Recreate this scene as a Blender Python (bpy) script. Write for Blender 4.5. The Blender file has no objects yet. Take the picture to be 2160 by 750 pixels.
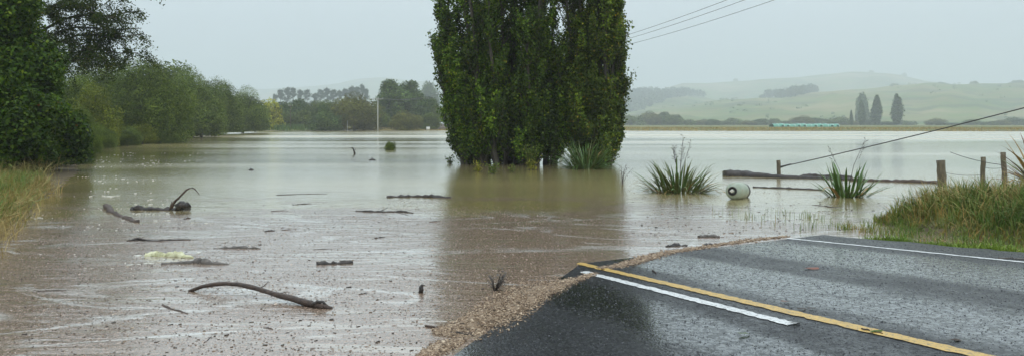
import bpy, math
import numpy as np
from mathutils import Vector, Matrix

# ------------------------------------------------------------------ camera, sky, sun, exposure
SC = bpy.context.scene
COL = SC.collection
H = 1.75            # eye above the flood water, metres
F = 1695.0          # focal length in photo pixels
HZ = 262.0          # photo row of the horizon
CX = 1080.0
cam = bpy.data.cameras.new('camera')
cam.sensor_width = 36.0
cam.lens = 36.0 * F / 2160.0
cam.shift_y = -(375.0 - HZ) / 2160.0
cam.clip_start = 0.05
cam.clip_end = 12000
camo = bpy.data.objects.new('camera', cam)
camo.location = (0, 0, H)
camo.rotation_euler = (math.radians(90), 0, 0)
COL.objects.link(camo)
SC.camera = camo

SUN_EL, SUN_AZ = math.radians(58), math.radians(150)
world = bpy.data.worlds.new('World')
SC.world = world
world.use_nodes = True
nt = world.node_tree
for n in list(nt.nodes):
    nt.nodes.remove(n)
w_out = nt.nodes.new('ShaderNodeOutputWorld')
w_bg = nt.nodes.new('ShaderNodeBackground')
w_bg.inputs['Strength'].default_value = 0.1
w_sky = nt.nodes.new('ShaderNodeTexSky')
w_sky.sky_type = 'NISHITA'
w_sky.sun_disc = False
w_sky.sun_elevation = SUN_EL
w_sky.sun_rotation = SUN_AZ
w_sky.air_density = 1.0
w_sky.dust_density = 4.0
w_tc = nt.nodes.new('ShaderNodeTexCoord')
w_sep = nt.nodes.new('ShaderNodeSeparateXYZ')
nt.links.new(w_tc.outputs['Generated'], w_sep.inputs[0])
w_mr = nt.nodes.new('ShaderNodeMapRange')          # overcast cloud layer: brighter towards the zenith
w_mr.inputs['From Min'].default_value = 0.0
w_mr.inputs['From Max'].default_value = 1.0
w_mr.inputs['To Min'].default_value = 0.84
w_mr.inputs['To Max'].default_value = 3.1
nt.links.new(w_sep.outputs['Z'], w_mr.inputs['Value'])
w_no = nt.nodes.new('ShaderNodeTexNoise')
w_no.inputs['Scale'].default_value = 2.2
w_no.inputs['Detail'].default_value = 4
nt.links.new(w_tc.outputs['Generated'], w_no.inputs['Vector'])
w_mr2 = nt.nodes.new('ShaderNodeMapRange')
w_mr2.inputs['From Min'].default_value = 0.3
w_mr2.inputs['From Max'].default_value = 0.7
w_mr2.inputs['To Min'].default_value = 0.96
w_mr2.inputs['To Max'].default_value = 1.04
nt.links.new(w_no.outputs['Fac'], w_mr2.inputs['Value'])
w_mul = nt.nodes.new('ShaderNodeMath'); w_mul.operation = 'MULTIPLY'
nt.links.new(w_mr.outputs[0], w_mul.inputs[0]); nt.links.new(w_mr2.outputs[0], w_mul.inputs[1])
w_cl = nt.nodes.new('ShaderNodeVectorMath'); w_cl.operation = 'SCALE'
w_cl.inputs[0].default_value = (5.35, 6.15, 6.65)
nt.links.new(w_mul.outputs[0], w_cl.inputs['Scale'])
w_mix = nt.nodes.new('ShaderNodeMix'); w_mix.data_type = 'RGBA'
w_mix.inputs['Factor'].default_value = 0.93
nt.links.new(w_sky.outputs[0], w_mix.inputs['A']); nt.links.new(w_cl.outputs[0], w_mix.inputs['B'])
nt.links.new(w_mix.outputs['Result'], w_bg.inputs['Color'])
nt.links.new(w_bg.outputs[0], w_out.inputs['Surface'])

sl = bpy.data.lights.new('sun', 'SUN')
sl.energy = 0.6
sl.angle = math.radians(35)
sl.color = (1.0, 0.97, 0.93)
slo = bpy.data.objects.new('sun', sl)
sd = Vector((math.sin(SUN_AZ) * math.cos(SUN_EL), math.cos(SUN_AZ) * math.cos(SUN_EL), math.sin(SUN_EL)))
slo.rotation_euler = sd.to_track_quat('Z', 'Y').to_euler()
slo.location = (0, 0, 60)
COL.objects.link(slo)

SC.view_settings.view_transform = 'Standard'
SC.view_settings.look = 'None'
SC.view_settings.exposure = 0.2
SC.view_settings.gamma = 1.0
SC.view_settings.use_curve_mapping = False
SC.render.engine = 'CYCLES'
SC.cycles.use_denoising = True
SC.cycles.max_bounces = 8
SC.cycles.volume_bounces = 2
SC.cycles.transparent_max_bounces = 8
SC.cycles.sample_clamp_indirect = 6

# ------------------------------------------------------------------ helpers
RNG = np.random.default_rng(11)

def P(px, py, z=0.0):
    """a photo pixel on the horizontal plane z -> ground point"""
    Y = (H - z) * F / (py - HZ)
    return np.array([(px - CX) / F * Y, Y, z])

def at(px, py, Y):
    """a photo pixel at a known distance Y"""
    return np.array([(px - CX) / F * Y, Y, H - (py - HZ) / F * Y])

def smooth(a, b, x):
    t = np.clip((x - a) / (b - a), 0, 1)
    return t * t * (3 - 2 * t)

def mesh_np(name, V, faces, mat=None, shade=False, tone=None):
    """V (n,3); faces: list of int arrays, each (m,k)"""
    me = bpy.data.meshes.new(name)
    V = np.asarray(V, dtype=np.float32)
    me.vertices.add(len(V))
    me.vertices.foreach_set('co', V.ravel())
    faces = [np.asarray(f, dtype=np.int32) for f in faces if len(f)]
    nl = sum(f.size for f in faces); nf = sum(len(f) for f in faces)
    me.loops.add(nl); me.polygons.add(nf)
    me.loops.foreach_set('vertex_index', np.concatenate([f.ravel() for f in faces]))
    tot = np.concatenate([np.full(len(f), f.shape[1], dtype=np.int32) for f in faces])
    st = np.concatenate([[0], np.cumsum(tot)[:-1]]).astype(np.int32)
    me.polygons.foreach_set('loop_start', st)
    if shade:
        me.polygons.foreach_set('use_smooth', np.ones(nf, dtype=bool))
    me.update(calc_edges=True)
    me.validate()
    if mat:
        me.materials.append(mat)
        if mat.get('leaf'):                      # leaf colour varies from bough to bough
            at_ = me.attributes.new('tone', 'FLOAT', 'POINT')
            at_.data.foreach_set('value', np.ones(len(V), np.float32) if tone is None else np.asarray(tone, np.float32))
    return me

def obj(name, me, parent=None, loc=None):
    o = bpy.data.objects.new(name, me)
    COL.objects.link(o)
    if parent:
        o.parent = parent
    if loc is not None:
        o.location = tuple(loc)
    return o

def tag(o, label=None, cat=None, group=None, kind=None):
    if label: o['label'] = label
    if cat: o['category'] = cat
    if group: o['group'] = group
    if kind: o['kind'] = kind
    return o

def thing(name, label, cat, loc=(0, 0, 0), rz=0.0, group=None):
    o = bpy.data.objects.new(name, None)
    o.empty_display_size = 0.3
    COL.objects.link(o)
    o.location = tuple(loc)
    o.rotation_euler = (0, 0, rz)
    return tag(o, label, cat, group)

def copy_tree(o, parent=None):
    c = o.copy(); COL.objects.link(c)
    if parent: c.parent = parent
    for ch in [k for k in bpy.data.objects if k.parent == o]:
        copy_tree(ch, c)
    return c

def children_of(o):
    return [k for k in bpy.data.objects if k.parent == o]

class MB:
    """collects vertices and faces for ONE mesh"""
    def __init__(s):
        s.V = []; s.F = {}; s.n = 0
    def add(s, V, faces):
        V = np.asarray(V, dtype=float)
        for f in faces:
            f = np.asarray(f, dtype=int)
            if len(f):
                s.F.setdefault(f.shape[1], []).append(f + s.n)
        s.V.append(V); s.n += len(V)
        return s
    def tube(s, path, rad, sides=7, rough=0.0, rng=RNG, cap=True, flat=1.0):
        P_ = np.asarray(path, dtype=float); n = len(P_)
        rad = np.broadcast_to(np.asarray(rad, dtype=float), (n,)).copy()
        T = np.gradient(P_, axis=0); T /= np.linalg.norm(T, axis=1)[:, None] + 1e-9
        ref = np.array([0, 0, 1.0]) if abs(T[0][2]) < 0.8 else np.array([1.0, 0, 0])
        A = np.cross(T, ref); A /= np.linalg.norm(A, axis=1)[:, None] + 1e-9
        B = np.cross(A, T)
        an = np.linspace(0, 2 * math.pi, sides, endpoint=False)
        rr = rad[:, None] * (1 + rough * rng.uniform(-1, 1, (n, sides)))
        V = P_[:, None, :] + rr[..., None] * (np.cos(an)[None, :, None] * A[:, None, :] + flat * np.sin(an)[None, :, None] * B[:, None, :])
        V = V.reshape(-1, 3)
        i = np.arange(n - 1)[:, None] * sides; j = np.arange(sides)[None, :]; j2 = (j + 1) % sides
        q = np.stack([i + j, i + j2, i + sides + j2, i + sides + j], -1).reshape(-1, 4)
        fs = [q]
        if cap:
            V = np.vstack([V, P_[0], P_[-1]])
            a, b = n * sides, n * sides + 1
            jj = np.arange(sides); jn = (jj + 1) % sides
            fs.append(np.stack([np.full(sides, a), jn, jj], -1))
            o0 = (n - 1) * sides
            fs.append(np.stack([np.full(sides, b), o0 + jj, o0 + jn], -1))
        return s.add(V, fs)
    def box(s, c, size, rz=0.0, jit=0.0, rng=RNG):
        x, y, z = np.array(size) / 2
        V = np.array([[a * x, b * y, d * z] for d in (-1, 1) for b in (-1, 1) for a in (-1, 1)], dtype=float)
        if jit: V += rng.uniform(-jit, jit, V.shape)
        ca, sa = math.cos(rz), math.sin(rz)
        V = V @ np.array([[ca, sa, 0], [-sa, ca, 0], [0, 0, 1]]) + np.array(c)
        Fq = [[0, 2, 3, 1], [4, 5, 7, 6], [0, 1, 5, 4], [2, 6, 7, 3], [0, 4, 6, 2], [1, 3, 7, 5]]
        return s.add(V, [Fq])
    def lathe(s, prof, sides=24):
        pr = np.asarray(prof, dtype=float); n = len(pr)
        an = np.linspace(0, 2 * math.pi, sides, endpoint=False)
        V = np.stack([pr[:, None, 0] * np.cos(an), pr[:, None, 0] * np.sin(an), np.repeat(pr[:, 1:2], sides, 1)], -1).reshape(-1, 3)
        i = np.arange(n - 1)[:, None] * sides; j = np.arange(sides)[None, :]; j2 = (j + 1) % sides
        q = np.stack([i + j, i + j2, i + sides + j2, i + sides + j], -1).reshape(-1, 4)
        return s.add(V, [q])
    def mesh(s, name, mat, shade=False):
        return mesh_np(name, np.vstack(s.V), [np.vstack(f) for f in s.F.values()], mat, shade)

def unit(v):
    return v / (np.linalg.norm(v, axis=-1, keepdims=True) + 1e-9)

def leaf_quads(C, size, aspect, rng, droop=0.0, up=0.0, face=None):
    """rhombic leaf faces at the points C; face: the way their upper sides tend to look"""
    n = len(C)
    if face is None:
        face = np.array([[0, 0, .8]])
    nr = unit(rng.normal(size=(n, 3)) * .75 + face)
    a = unit(np.cross(nr, rng.normal(size=(n, 3)) + np.array([0, 0, .01])))
    sg = np.where(a[:, 2:] > 0, -1.0, 1.0)
    a = a * np.where(rng.random((n, 1)) < .5 + .5 * min(droop, 1), sg, 1)
    b = np.cross(nr, a)
    size = np.broadcast_to(size, (n,))[:, None]
    V = np.stack([C - a * size / 2, C + b * size * aspect / 2 - a * size * .08, C + a * size / 2, C - b * size * aspect / 2 - a * size * .08], 1).reshape(-1, 3)
    Q = np.arange(4 * n).reshape(n, 4)
    return V, Q

# ------------------------------------------------------------------ materials
def mat_new(name):
    m = bpy.data.materials.new(name); m.use_nodes = True
    nt = m.node_tree
    for n in list(nt.nodes): nt.nodes.remove(n)
    out = nt.nodes.new('ShaderNodeOutputMaterial')
    return m, nt, out

class N:
    """tiny node-graph helper"""
    def __init__(s, nt): s.nt = nt
    def node(s, t, **kw):
        n = s.nt.nodes.new(t)
        for k, v in kw.items(): setattr(n, k, v)
        return n
    def link(s, a, b): s.nt.links.new(a, b)
    def coord(s, scale=(1, 1, 1), kind='Object', loc=(0, 0, 0)):
        t = s.node('ShaderNodeTexCoord'); m = s.node('ShaderNodeMapping')
        m.inputs['Scale'].default_value = scale; m.inputs['Location'].default_value = loc
        s.link(t.outputs[kind], m.inputs['Vector']); return m.outputs[0]
    def noise(s, vec, scale, detail=4, rough=0.55, dist=0.0):
        n = s.node('ShaderNodeTexNoise')
        n.inputs['Scale'].default_value = scale; n.inputs['Detail'].default_value = detail
        n.inputs['Roughness'].default_value = rough; n.inputs['Distortion'].default_value = dist
        if vec is not None: s.link(vec, n.inputs['Vector'])
        return n.outputs['Fac']
    def ramp(s, fac, stops):
        r = s.node('ShaderNodeValToRGB'); cr = r.color_ramp
        while len(cr.elements) < len(stops): cr.elements.new(0.5)
        for e, (p, c) in zip(cr.elements, stops):
            e.position = p; e.color = (*c, 1) if len(c) == 3 else c
        s.link(fac, r.inputs['Fac']); return r.outputs['Color']
    def rng(s, v, a, b, c, d, kind='LINEAR'):
        m = s.node('ShaderNodeMapRange'); m.interpolation_type = kind
        for k, x in zip(('From Min', 'From Max', 'To Min', 'To Max'), (a, b, c, d)): m.inputs[k].default_value = x
        s.link(v, m.inputs['Value']); return m.outputs[0]
    def math(s, op, a, b=None):
        m = s.node('ShaderNodeMath', operation=op)
        for i, v in enumerate((a, b)):
            if v is None: continue
            if isinstance(v, (int, float)): m.inputs[i].default_value = v
            else: s.link(v, m.inputs[i])
        return m.outputs[0]
    def mix(s, fac, a, b, blend='MIX'):
        m = s.node('ShaderNodeMix', data_type='RGBA', blend_type=blend)
        for k, v in (('Factor', fac), ('A', a), ('B', b)):
            if isinstance(v, (int, float)): m.inputs[k].default_value = v
            elif isinstance(v, tuple): m.inputs[k].default_value = (*v, 1)
            else: s.link(v, m.inputs[k])
        return m.outputs['Result']
    def bump(s, h, strength, dist, normal=None):
        b = s.node('ShaderNodeBump'); b.inputs['Distance'].default_value = dist
        if isinstance(strength, (int, float)): b.inputs['Strength'].default_value = strength
        else: s.link(strength, b.inputs['Strength'])
        s.link(h, b.inputs['Height'])
        if normal is not None: s.link(normal, b.inputs['Normal'])
        return b.outputs['Normal']
    def bsdf(s, color, rough=0.6, normal=None, spec=0.5, ior=1.5, metal=0.0, coat=None, coat_rough=.08, coat_normal=None):
        p = s.node('ShaderNodeBsdfPrincipled')
        if isinstance(color, tuple): p.inputs['Base Color'].default_value = (*color, 1)
        else: s.link(color, p.inputs['Base Color'])
        if isinstance(rough, (int, float)): p.inputs['Roughness'].default_value = rough
        else: s.link(rough, p.inputs['Roughness'])
        if isinstance(spec, (int, float)): p.inputs['Specular IOR Level'].default_value = spec
        else: s.link(spec, p.inputs['Specular IOR Level'])
        p.inputs['IOR'].default_value = ior; p.inputs['Metallic'].default_value = metal
        if normal is not None: s.link(normal, p.inputs['Normal'])
        if coat:
            if isinstance(coat, (int, float)): p.inputs['Coat Weight'].default_value = coat
            else: s.link(coat, p.inputs['Coat Weight'])
            if isinstance(coat_rough, (int, float)): p.inputs['Coat Roughness'].default_value = coat_rough
            else: s.link(coat_rough, p.inputs['Coat Roughness'])
            p.inputs['Coat IOR'].default_value = 1.85
            if coat_normal is not None: s.link(coat_normal, p.inputs['Coat Normal'])
        return p.outputs[0]

def mat_leaf(name, stops, trans=0.25, rough=0.45, patch=0.35, patch_scale=0.6, spec=0.2, stretch=(1, 1, 1)):
    m, nt, out = mat_new(name); g = N(nt)
    geo = g.node('ShaderNodeNewGeometry')
    c = g.ramp(geo.outputs['Random Per Island'], stops)
    n = g.noise(g.coord(stretch), patch_scale, 3)
    c = g.mix(g.rng(n, .35, .65, 0, 1), g.mix(1.0, c, (1 - patch, 1 - patch * .9, 1 - patch), 'MULTIPLY'), c)
    ta = g.node('ShaderNodeAttribute', attribute_name='tone')
    vm = g.node('ShaderNodeVectorMath', operation='SCALE'); g.link(c, vm.inputs[0]); g.link(ta.outputs['Fac'], vm.inputs['Scale'])
    c = vm.outputs[0]; m['leaf'] = 1
    b = g.bsdf(c, rough, spec=spec)
    t = g.node('ShaderNodeBsdfTranslucent'); g.link(c, t.inputs['Color'])
    mx = g.node('ShaderNodeMixShader'); mx.inputs[0].default_value = trans
    g.link(b, mx.inputs[1]); g.link(t.outputs[0], mx.inputs[2]); g.link(mx.outputs[0], out.inputs[0])
    return m

def mat_bark(name, c1, c2, scale=6.0, rough=0.75, bump=0.6, wet=0.5, stretch=(1, 1, .25)):
    m, nt, out = mat_new(name); g = N(nt)
    v = g.coord(stretch)
    n = g.noise(v, scale, 6, .65)
    c = g.ramp(n, [(.3, c1), (.7, c2)])
    nm = g.bump(g.noise(v, scale * 3, 5, .7), bump, .02)
    g.link(g.bsdf(c, rough, nm, spec=wet), out.inputs[0]); return m

def mat_island(name, stops, rough=0.7, spec=0.3, patch=0.0, scale=1.0):
    m, nt, out = mat_new(name); g = N(nt)
    geo = g.node('ShaderNodeNewGeometry')
    f = geo.outputs['Random Per Island']
    if patch:                                   # whole tufts go green, brown or dry together
        n = g.rng(g.noise(g.coord(), scale, 4, .65), .33, .67, 0, 1)
        f = g.math('ADD', g.math('MULTIPLY', f, 1 - patch), g.math('MULTIPLY', n, patch))
    c = g.ramp(f, stops)
    g.link(g.bsdf(c, rough, spec=spec), out.inputs[0]); return m

def mat_plain(name, c, rough=.6, spec=.4, var=.25, scale=8.0, metal=0.0):
    m, nt, out = mat_new(name); g = N(nt)
    n = g.noise(g.coord(), scale, 5, .6)
    col = g.mix(g.rng(n, .3, .7, 0, 1), tuple(x * (1 - var) for x in c), tuple(min(1, x * (1 + var)) for x in c))
    g.link(g.bsdf(col, rough, spec=spec, metal=metal), out.inputs[0]); return m

M = {}
M['poplar'] = mat_leaf('poplar_leaf', [(0, (.024, .052, .005)), (.45, (.058, .106, .009)), (.85, (.108, .168, .014)), (.985, (.17, .21, .018)), (1, (.26, .19, .02))], .25, patch=.45, patch_scale=2.2, spec=.15, stretch=(1, 1, .5))
M['poplar_young'] = mat_leaf('poplar_young_leaf', [(0, (.034, .062, .006)), (.5, (.075, .115, .01)), (.9, (.13, .172, .016)), (1, (.25, .19, .02))], .25, patch=.45, patch_scale=2.2, spec=.15, stretch=(1, 1, .5))
M['vine'] = mat_leaf('vine_leaf', [(0, (.024, .055, .004)), (.5, (.055, .11, .007)), (.9, (.105, .165, .01)), (.997, (.16, .2, .014)), (1, (.25, .04, .01))], .28, patch=.7, patch_scale=1.6, spec=.12)
M['alder'] = mat_leaf('overhang_leaf', [(0, (.024, .046, .006)), (.6, (.05, .085, .011)), (1, (.11, .12, .016))], .3, patch=.5, patch_scale=1.5, spec=.1)
M['willow'] = mat_leaf('willow_leaf', [(0, (.066, .105, .014)), (.5, (.125, .172, .022)), (1, (.185, .23, .032))], .25, patch=.6, patch_scale=.8, spec=.08)
M['willow_gold'] = mat_leaf('willow_gold_leaf', [(0, (.1, .13, .012)), (.5, (.17, .2, .018)), (1, (.24, .25, .03))], .25, patch=.5, patch_scale=1.2, spec=.08)
M['willow_dull'] = mat_leaf('willow_dull_leaf', [(0, (.085, .095, .015)), (.5, (.15, .155, .024)), (1, (.22, .2, .035))], .25, patch=.5, patch_scale=.6, spec=.05)
M['dark_tree'] = mat_leaf('dark_tree_leaf', [(0, (.05, .095, .024)), (.6, (.1, .16, .038)), (1, (.15, .21, .045))], .2, patch=.5, patch_scale=.5, spec=.05)
M['pine'] = mat_leaf('pine_needles', [(0, (.035, .06, .036)), (.6, (.065, .1, .055)), (1, (.09, .13, .06))], .1, patch=.4, patch_scale=.15, spec=.05)
M['yellow_tree'] = mat_leaf('yellow_leaf', [(0, (.2, .22, .02)), (.6, (.34, .34, .03)), (1, (.45, .4, .05))], .25, patch=.25, patch_scale=.3, spec=.05)
M['weed'] = mat_leaf('weed_leaf', [(0, (.07, .12, .02)), (.6, (.13, .19, .03)), (1, (.25, .26, .04))], .3, patch=.2)
M['weed_yellow'] = mat_leaf('weed_yellow_leaf', [(0, (.16, .19, .02)), (.6, (.3, .29, .03)), (1, (.45, .36, .05))], .3, patch=.2)
M['flax'] = mat_plain('flax_leaf', (.06, .125, .018), .38, .5, .45, 3.0)
M['flax_olive'] = mat_plain('flax_olive_leaf', (.085, .1, .02), .45, .4, .45, 3.0)
M['flax_dead'] = mat_plain('flax_dead_leaf', (.26, .17, .06), .7, .3, .4, 6.0)
M['flax_red'] = mat_plain('flax_red_leaf', (.12, .055, .035), .5, .4, .4, 4.0)
M['flax_stalk'] = mat_plain('flax_stalk', (.035, .022, .018), .7, .3, .3)
M['grass_long'] = mat_island('grass_long', [(0, (.05, .1, .012)), (.35, (.09, .16, .02)), (.6, (.16, .19, .035)), (.78, (.3, .2, .05)), (1, (.42, .28, .09))], .55, .3, patch=.6, scale=1.3)
M['grass_low'] = mat_island('grass_low', [(0, (.07, .13, .012)), (.5, (.14, .22, .02)), (.85, (.24, .29, .035)), (1, (.4, .32, .08))], .55, .3, patch=.6, scale=1.3)
M['grass_dry'] = mat_island('grass_dry', [(0, (.14, .11, .03)), (.3, (.26, .19, .06)), (.7, (.4, .3, .11)), (1, (.52, .42, .19))], .6, .3, patch=.6, scale=1.3)
M['grass_mixed'] = mat_island('grass_mixed', [(0, (.1, .13, .03)), (.35, (.2, .18, .05)), (.7, (.34, .25, .09)), (1, (.48, .38, .16))], .6, .3, patch=.6, scale=1.3)
M['grass_green'] = mat_island('grass_green', [(0, (.03, .07, .012)), (.6, (.07, .13, .022)), (1, (.17, .18, .05))], .55, .3, patch=.6, scale=1.3)
M['bark'] = mat_bark('bark', (.02, .016, .012), (.07, .058, .045))
M['bark_pale'] = mat_bark('bark_pale', (.06, .05, .04), (.16, .14, .11))
M['drift_dark'] = mat_bark('wet_driftwood_dark', (.008, .006, .005), (.045, .03, .022), 12, .4, .8, .5, (1, 1, 1))
M['drift_brown'] = mat_bark('wet_driftwood_brown', (.022, .012, .008), (.095, .055, .035), 14, .45, 1.0, .5, (1, 1, 1))
M['drift_grey'] = mat_bark('wet_driftwood_grey', (.05, .042, .035), (.16, .135, .115), 9, .5, .8, .5, (1, 1, 1))
M['post'] = mat_bark('post_wood', (.06, .048, .03), (.19, .16, .11), 7, .8, .5, .3, (3, 3, .4))
M['wire'] = mat_plain('wire', (.03, .03, .03), .5, .4, .2)
M['concrete'] = mat_plain('pole_concrete', (.34, .34, .31), .8, .3, .12, 3)
M['white_paint'] = mat_plain('white_painted_board', (.75, .75, .72), .6, .3, .08)
M['shed'] = mat_plain('shed_wall', (.28, .24, .2), .8, .3, .2)
M['shed_roof'] = mat_plain('shed_roof', (.35, .36, .36), .6, .3, .15)
M['mint'] = mat_plain('mint_cover', (.1, .3, .22), .5, .4, .18, .6)
M['mint_dark'] = mat_plain('mint_dark', (.03, .12, .085), .7, .3, .3, .6)
M['rust'] = mat_plain('dark_steel', (.03, .026, .024), .6, .4, .4)
M['foam'] = mat_plain('foam', (.62, .6, .54), .8, .2, .12)
M['berry'] = mat_plain('red_leaf', (.16, .05, .025), .5, .4, .3)
M['twig'] = mat_plain('twig', (.045, .03, .022), .7, .3, .35)

# birch-like pale bark with dark patches
m, nt_, out_ = mat_new('pale_bark'); g = N(nt_)
n1 = g.noise(g.coord((1, 1, 1)), 9, 5, .7)
c = g.ramp(n1, [(.36, (.03, .025, .015)), (.44, (.4, .38, .2)), (.7, (.68, .66, .45))])
g.link(g.bsdf(c, .55, g.bump(n1, .5, .02)), out_.inputs[0]); M['pale_bark'] = m

# gas cylinder: chalky pale green paint, rust and mud towards one side
m, nt_, out_ = mat_new('cylinder_paint'); g = N(nt_)
vc = g.coord()
n1 = g.noise(vc, 7, 6, .65); n2 = g.noise(vc, 26, 4, .6)
c = g.mix(g.rng(n1, .35, .7, 0, 1), (.25, .29, .22), (.4, .44, .36))
c = g.mix(g.math('MULTIPLY', g.rng(n1, .54, .66, 0, .9), g.rng(n2, .4, .6, .3, 1)), c, (.2, .13, .06))
g.link(g.bsdf(c, .5, g.bump(n2, .15, .01)), out_.inputs[0]); M['cylinder'] = m

# far pasture
m, nt_, out_ = mat_new('hill_pasture'); g = N(nt_)
v = g.coord()
n1 = g.noise(v, .004, 6, .6); n2 = g.noise(v, .018, 6, .65); n3 = g.noise(g.coord((1, 1, 8)), .007, 5, .65)
c = g.ramp(n1, [(.38, (.045, .1, .015)), (.5, (.11, .165, .03)), (.62, (.25, .215, .1))])
c = g.mix(g.rng(n2, .42, .62, 0, .75), c, (.19, .15, .06))
c = g.mix(g.rng(n3, .54, .6, 0, .65), c, (.04, .06, .02))
g.link(g.bsdf(c, .9, spec=.1), out_.inputs[0]); M['pasture'] = m

# ground: mud, silt, grass (river flat)
m, nt_, out_ = mat_new('ground_soil'); g = N(nt_)
v = g.coord()
n1 = g.noise(v, .05, 6, .6); n2 = g.noise(v, 1.5, 5, .65); n3 = g.noise(g.coord((.3, 1.6, 1)), .03, 4, .6)
c = g.ramp(n1, [(.3, (.07, .11, .025)), (.5, (.12, .145, .04)), (.7, (.2, .17, .07))])
c = g.mix(g.rng(n3, .45, .6, 0, .7), c, (.21, .18, .08))
c = g.mix(g.rng(n2, .45, .65, 0, .55), c, (.08, .065, .035))
sz = g.node('ShaderNodeSeparateXYZ'); g.link(v, sz.inputs[0])
c = g.mix(g.rng(sz.outputs['Z'], .04, .22, 1, 0), c, (.1, .078, .045))
g.link(g.bsdf(c, .85, g.bump(n2, .5, .05), spec=.2), out_.inputs[0]); M['ground'] = m

# ------------------------------------------------------------------ road frame (origin where the crown meets the water)
TH = math.atan2(0.338, 0.941)
RC = np.array([math.cos(TH), math.sin(TH)])      # across, to the right
RD = np.array([-math.sin(TH), math.cos(TH)])     # along, away from the camera, downhill
R0 = P(1225, 555)[:2]

def road_z(s, c):
    s = np.asarray(s, float); c = np.asarray(c, float)
    z = -0.0666 * s + np.where(c > 0, 0.0156 * c, 0.086 * c)
    return np.maximum(z, -0.9)

def to_sc(x, y):
    dx, dy = np.asarray(x) - R0[0], np.asarray(y) - R0[1]
    return dx * RD[0] + dy * RD[1], dx * RC[0] + dy * RC[1]

def to_xy(s, c):
    return R0[0] + np.asarray(s) * RD[0] + np.asarray(c) * RC[0], R0[1] + np.asarray(s) * RD[1] + np.asarray(c) * RC[1]

def road_hit(px, py):
    """pixel -> (x, y, z) on the road, or on the water where the road is under it"""
    z = 0.0
    for _ in range(12):
        p = P(px, py, z)
        s, c = to_sc(p[0], p[1])
        z = max(0.0, float(road_z(s, c)))
    return np.array([p[0], p[1], z])

# ------------------------------------------------------------------ ground sheet
SHORE = [P(0, 520)[:2] + [-1.2, -14], P(-40, 560)[:2], P(0, 500)[:2], P(60, 425)[:2], P(118, 390)[:2], P(150, 362)[:2], P(160, 326)[:2], P(225, 306)[:2],
         P(300, 303)[:2], P(345, 292)[:2], (-50, 128), P(440, 281)[:2], P(545, 277.5)[:2], P(660, 276.5)[:2], P(740, 275.5)[:2], P(890, 275)[:2],
         P(1080, 275.5)[:2], P(1310, 276)[:2], P(1650, 276.3)[:2], P(2160, 277.3)[:2], (300, 190), (420, 120), (420, -40), (30, -40)]
SHORE = np.array([np.array(p, float) for p in SHORE])

def shore_dist(x, y):
    """> 0 on land, < 0 in the flooded area"""
    x = np.asarray(x, float); y = np.asarray(y, float)
    best = np.full(x.shape, 1e9); inside = np.zeros(x.shape, bool)
    n = len(SHORE)
    for i in range(n):
        a, b = SHORE[i], SHORE[(i + 1) % n]
        ab = b - a
        t = np.clip(((x - a[0]) * ab[0] + (y - a[1]) * ab[1]) / (ab @ ab), 0, 1)
        best = np.minimum(best, np.hypot(x - a[0] - t * ab[0], y - a[1] - t * ab[1]))
        cond = (a[1] > y) != (b[1] > y)
        xi = a[0] + (y - a[1]) / (b[1] - a[1] + 1e-12) * ab[0]
        inside ^= cond & (x < xi)
    return np.where(inside, -best, best)

def bank_z(s, c):
    """the long-grass bank that runs beside the road on the right"""
    r = smooth(5.8, 7.9, c) * (1 - smooth(11.2, 13.0, c)) * (1 - smooth(1.3, 3.4, s + .25 * (c - 7)))
    return 0.5 * r

def ground_z(x, y):
    d = shore_dist(x, y)
    z = np.where(d > 0, 0.02 + 0.5 * smooth(0, 7, d) + .35 * smooth(8, 300, d), -0.7 * smooth(0, 6, -d))
    s, c = to_sc(x, y)
    verge = smooth(-9, -5.2, c) * (1 - smooth(5.0, 6.2, c)) * (1 - smooth(2, 8, s)) * (1 - smooth(25, 60, -s))
    rz = np.maximum(road_z(s, np.clip(c, -5.2, 4.6)), -.9) - 0.06
    z = z * (1 - verge) + rz * verge
    b = bank_z(s, c) * (1 - smooth(25, 60, -s))
    z = np.where(b > .02, np.maximum(z, -.1) * (1 - smooth(0, .3, b)) + smooth(0, .3, b) * (b - .08), z)
    near = smooth(-12, -9, s) * 0
    return z + near

def axis(fine0, fine1, step, far0, far1, ratio=1.12):
    a = list(np.arange(fine0, fine1 + step, step))
    st = step
    while a[-1] < far1:
        st = min(st * ratio, 300); a.append(a[-1] + st)
    st = step
    b = []
    x = fine0
    while x > far0:
        st = min(st * ratio, 300); x -= st; b.append(x)
    return np.array(b[::-1] + a)

def grid_mesh(name, xs, ys, zf, mat, shade=True):
    X, Y = np.meshgrid(xs, ys)
    Z = zf(X, Y)
    V = np.stack([X, Y, Z], -1).reshape(-1, 3)
    nx, ny = len(xs), len(ys)
    i = np.arange(ny - 1)[:, None] * nx + np.arange(nx - 1)[None, :]
    Q = np.stack([i, i + 1, i + nx + 1, i + nx], -1).reshape(-1, 4)
    return mesh_np(name, V, [Q], mat, shade)

gx = axis(-24, 24, .6, -6300, 6300, 1.1); gy = axis(-6, 44, .6, -1400, 6300, 1.1)
def gz(x, y):
    z = ground_z(x, y)
    d = shore_dist(x, y)
    return z + .06 * np.sin(x * .21 + 1.3 * np.sin(y * .17)) * np.cos(y * .19) * smooth(1, 8, d) * (1 - smooth(200, 600, y))
tag(obj('ground', grid_mesh('ground', gx, gy, gz, M['ground'])), kind='structure')

# ------------------------------------------------------------------ flood water
m, nt_, out_ = mat_new('flood_water'); g = N(nt_)
v = g.coord()
sp = g.node('ShaderNodeSeparateXYZ'); g.link(v, sp.inputs[0])
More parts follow.
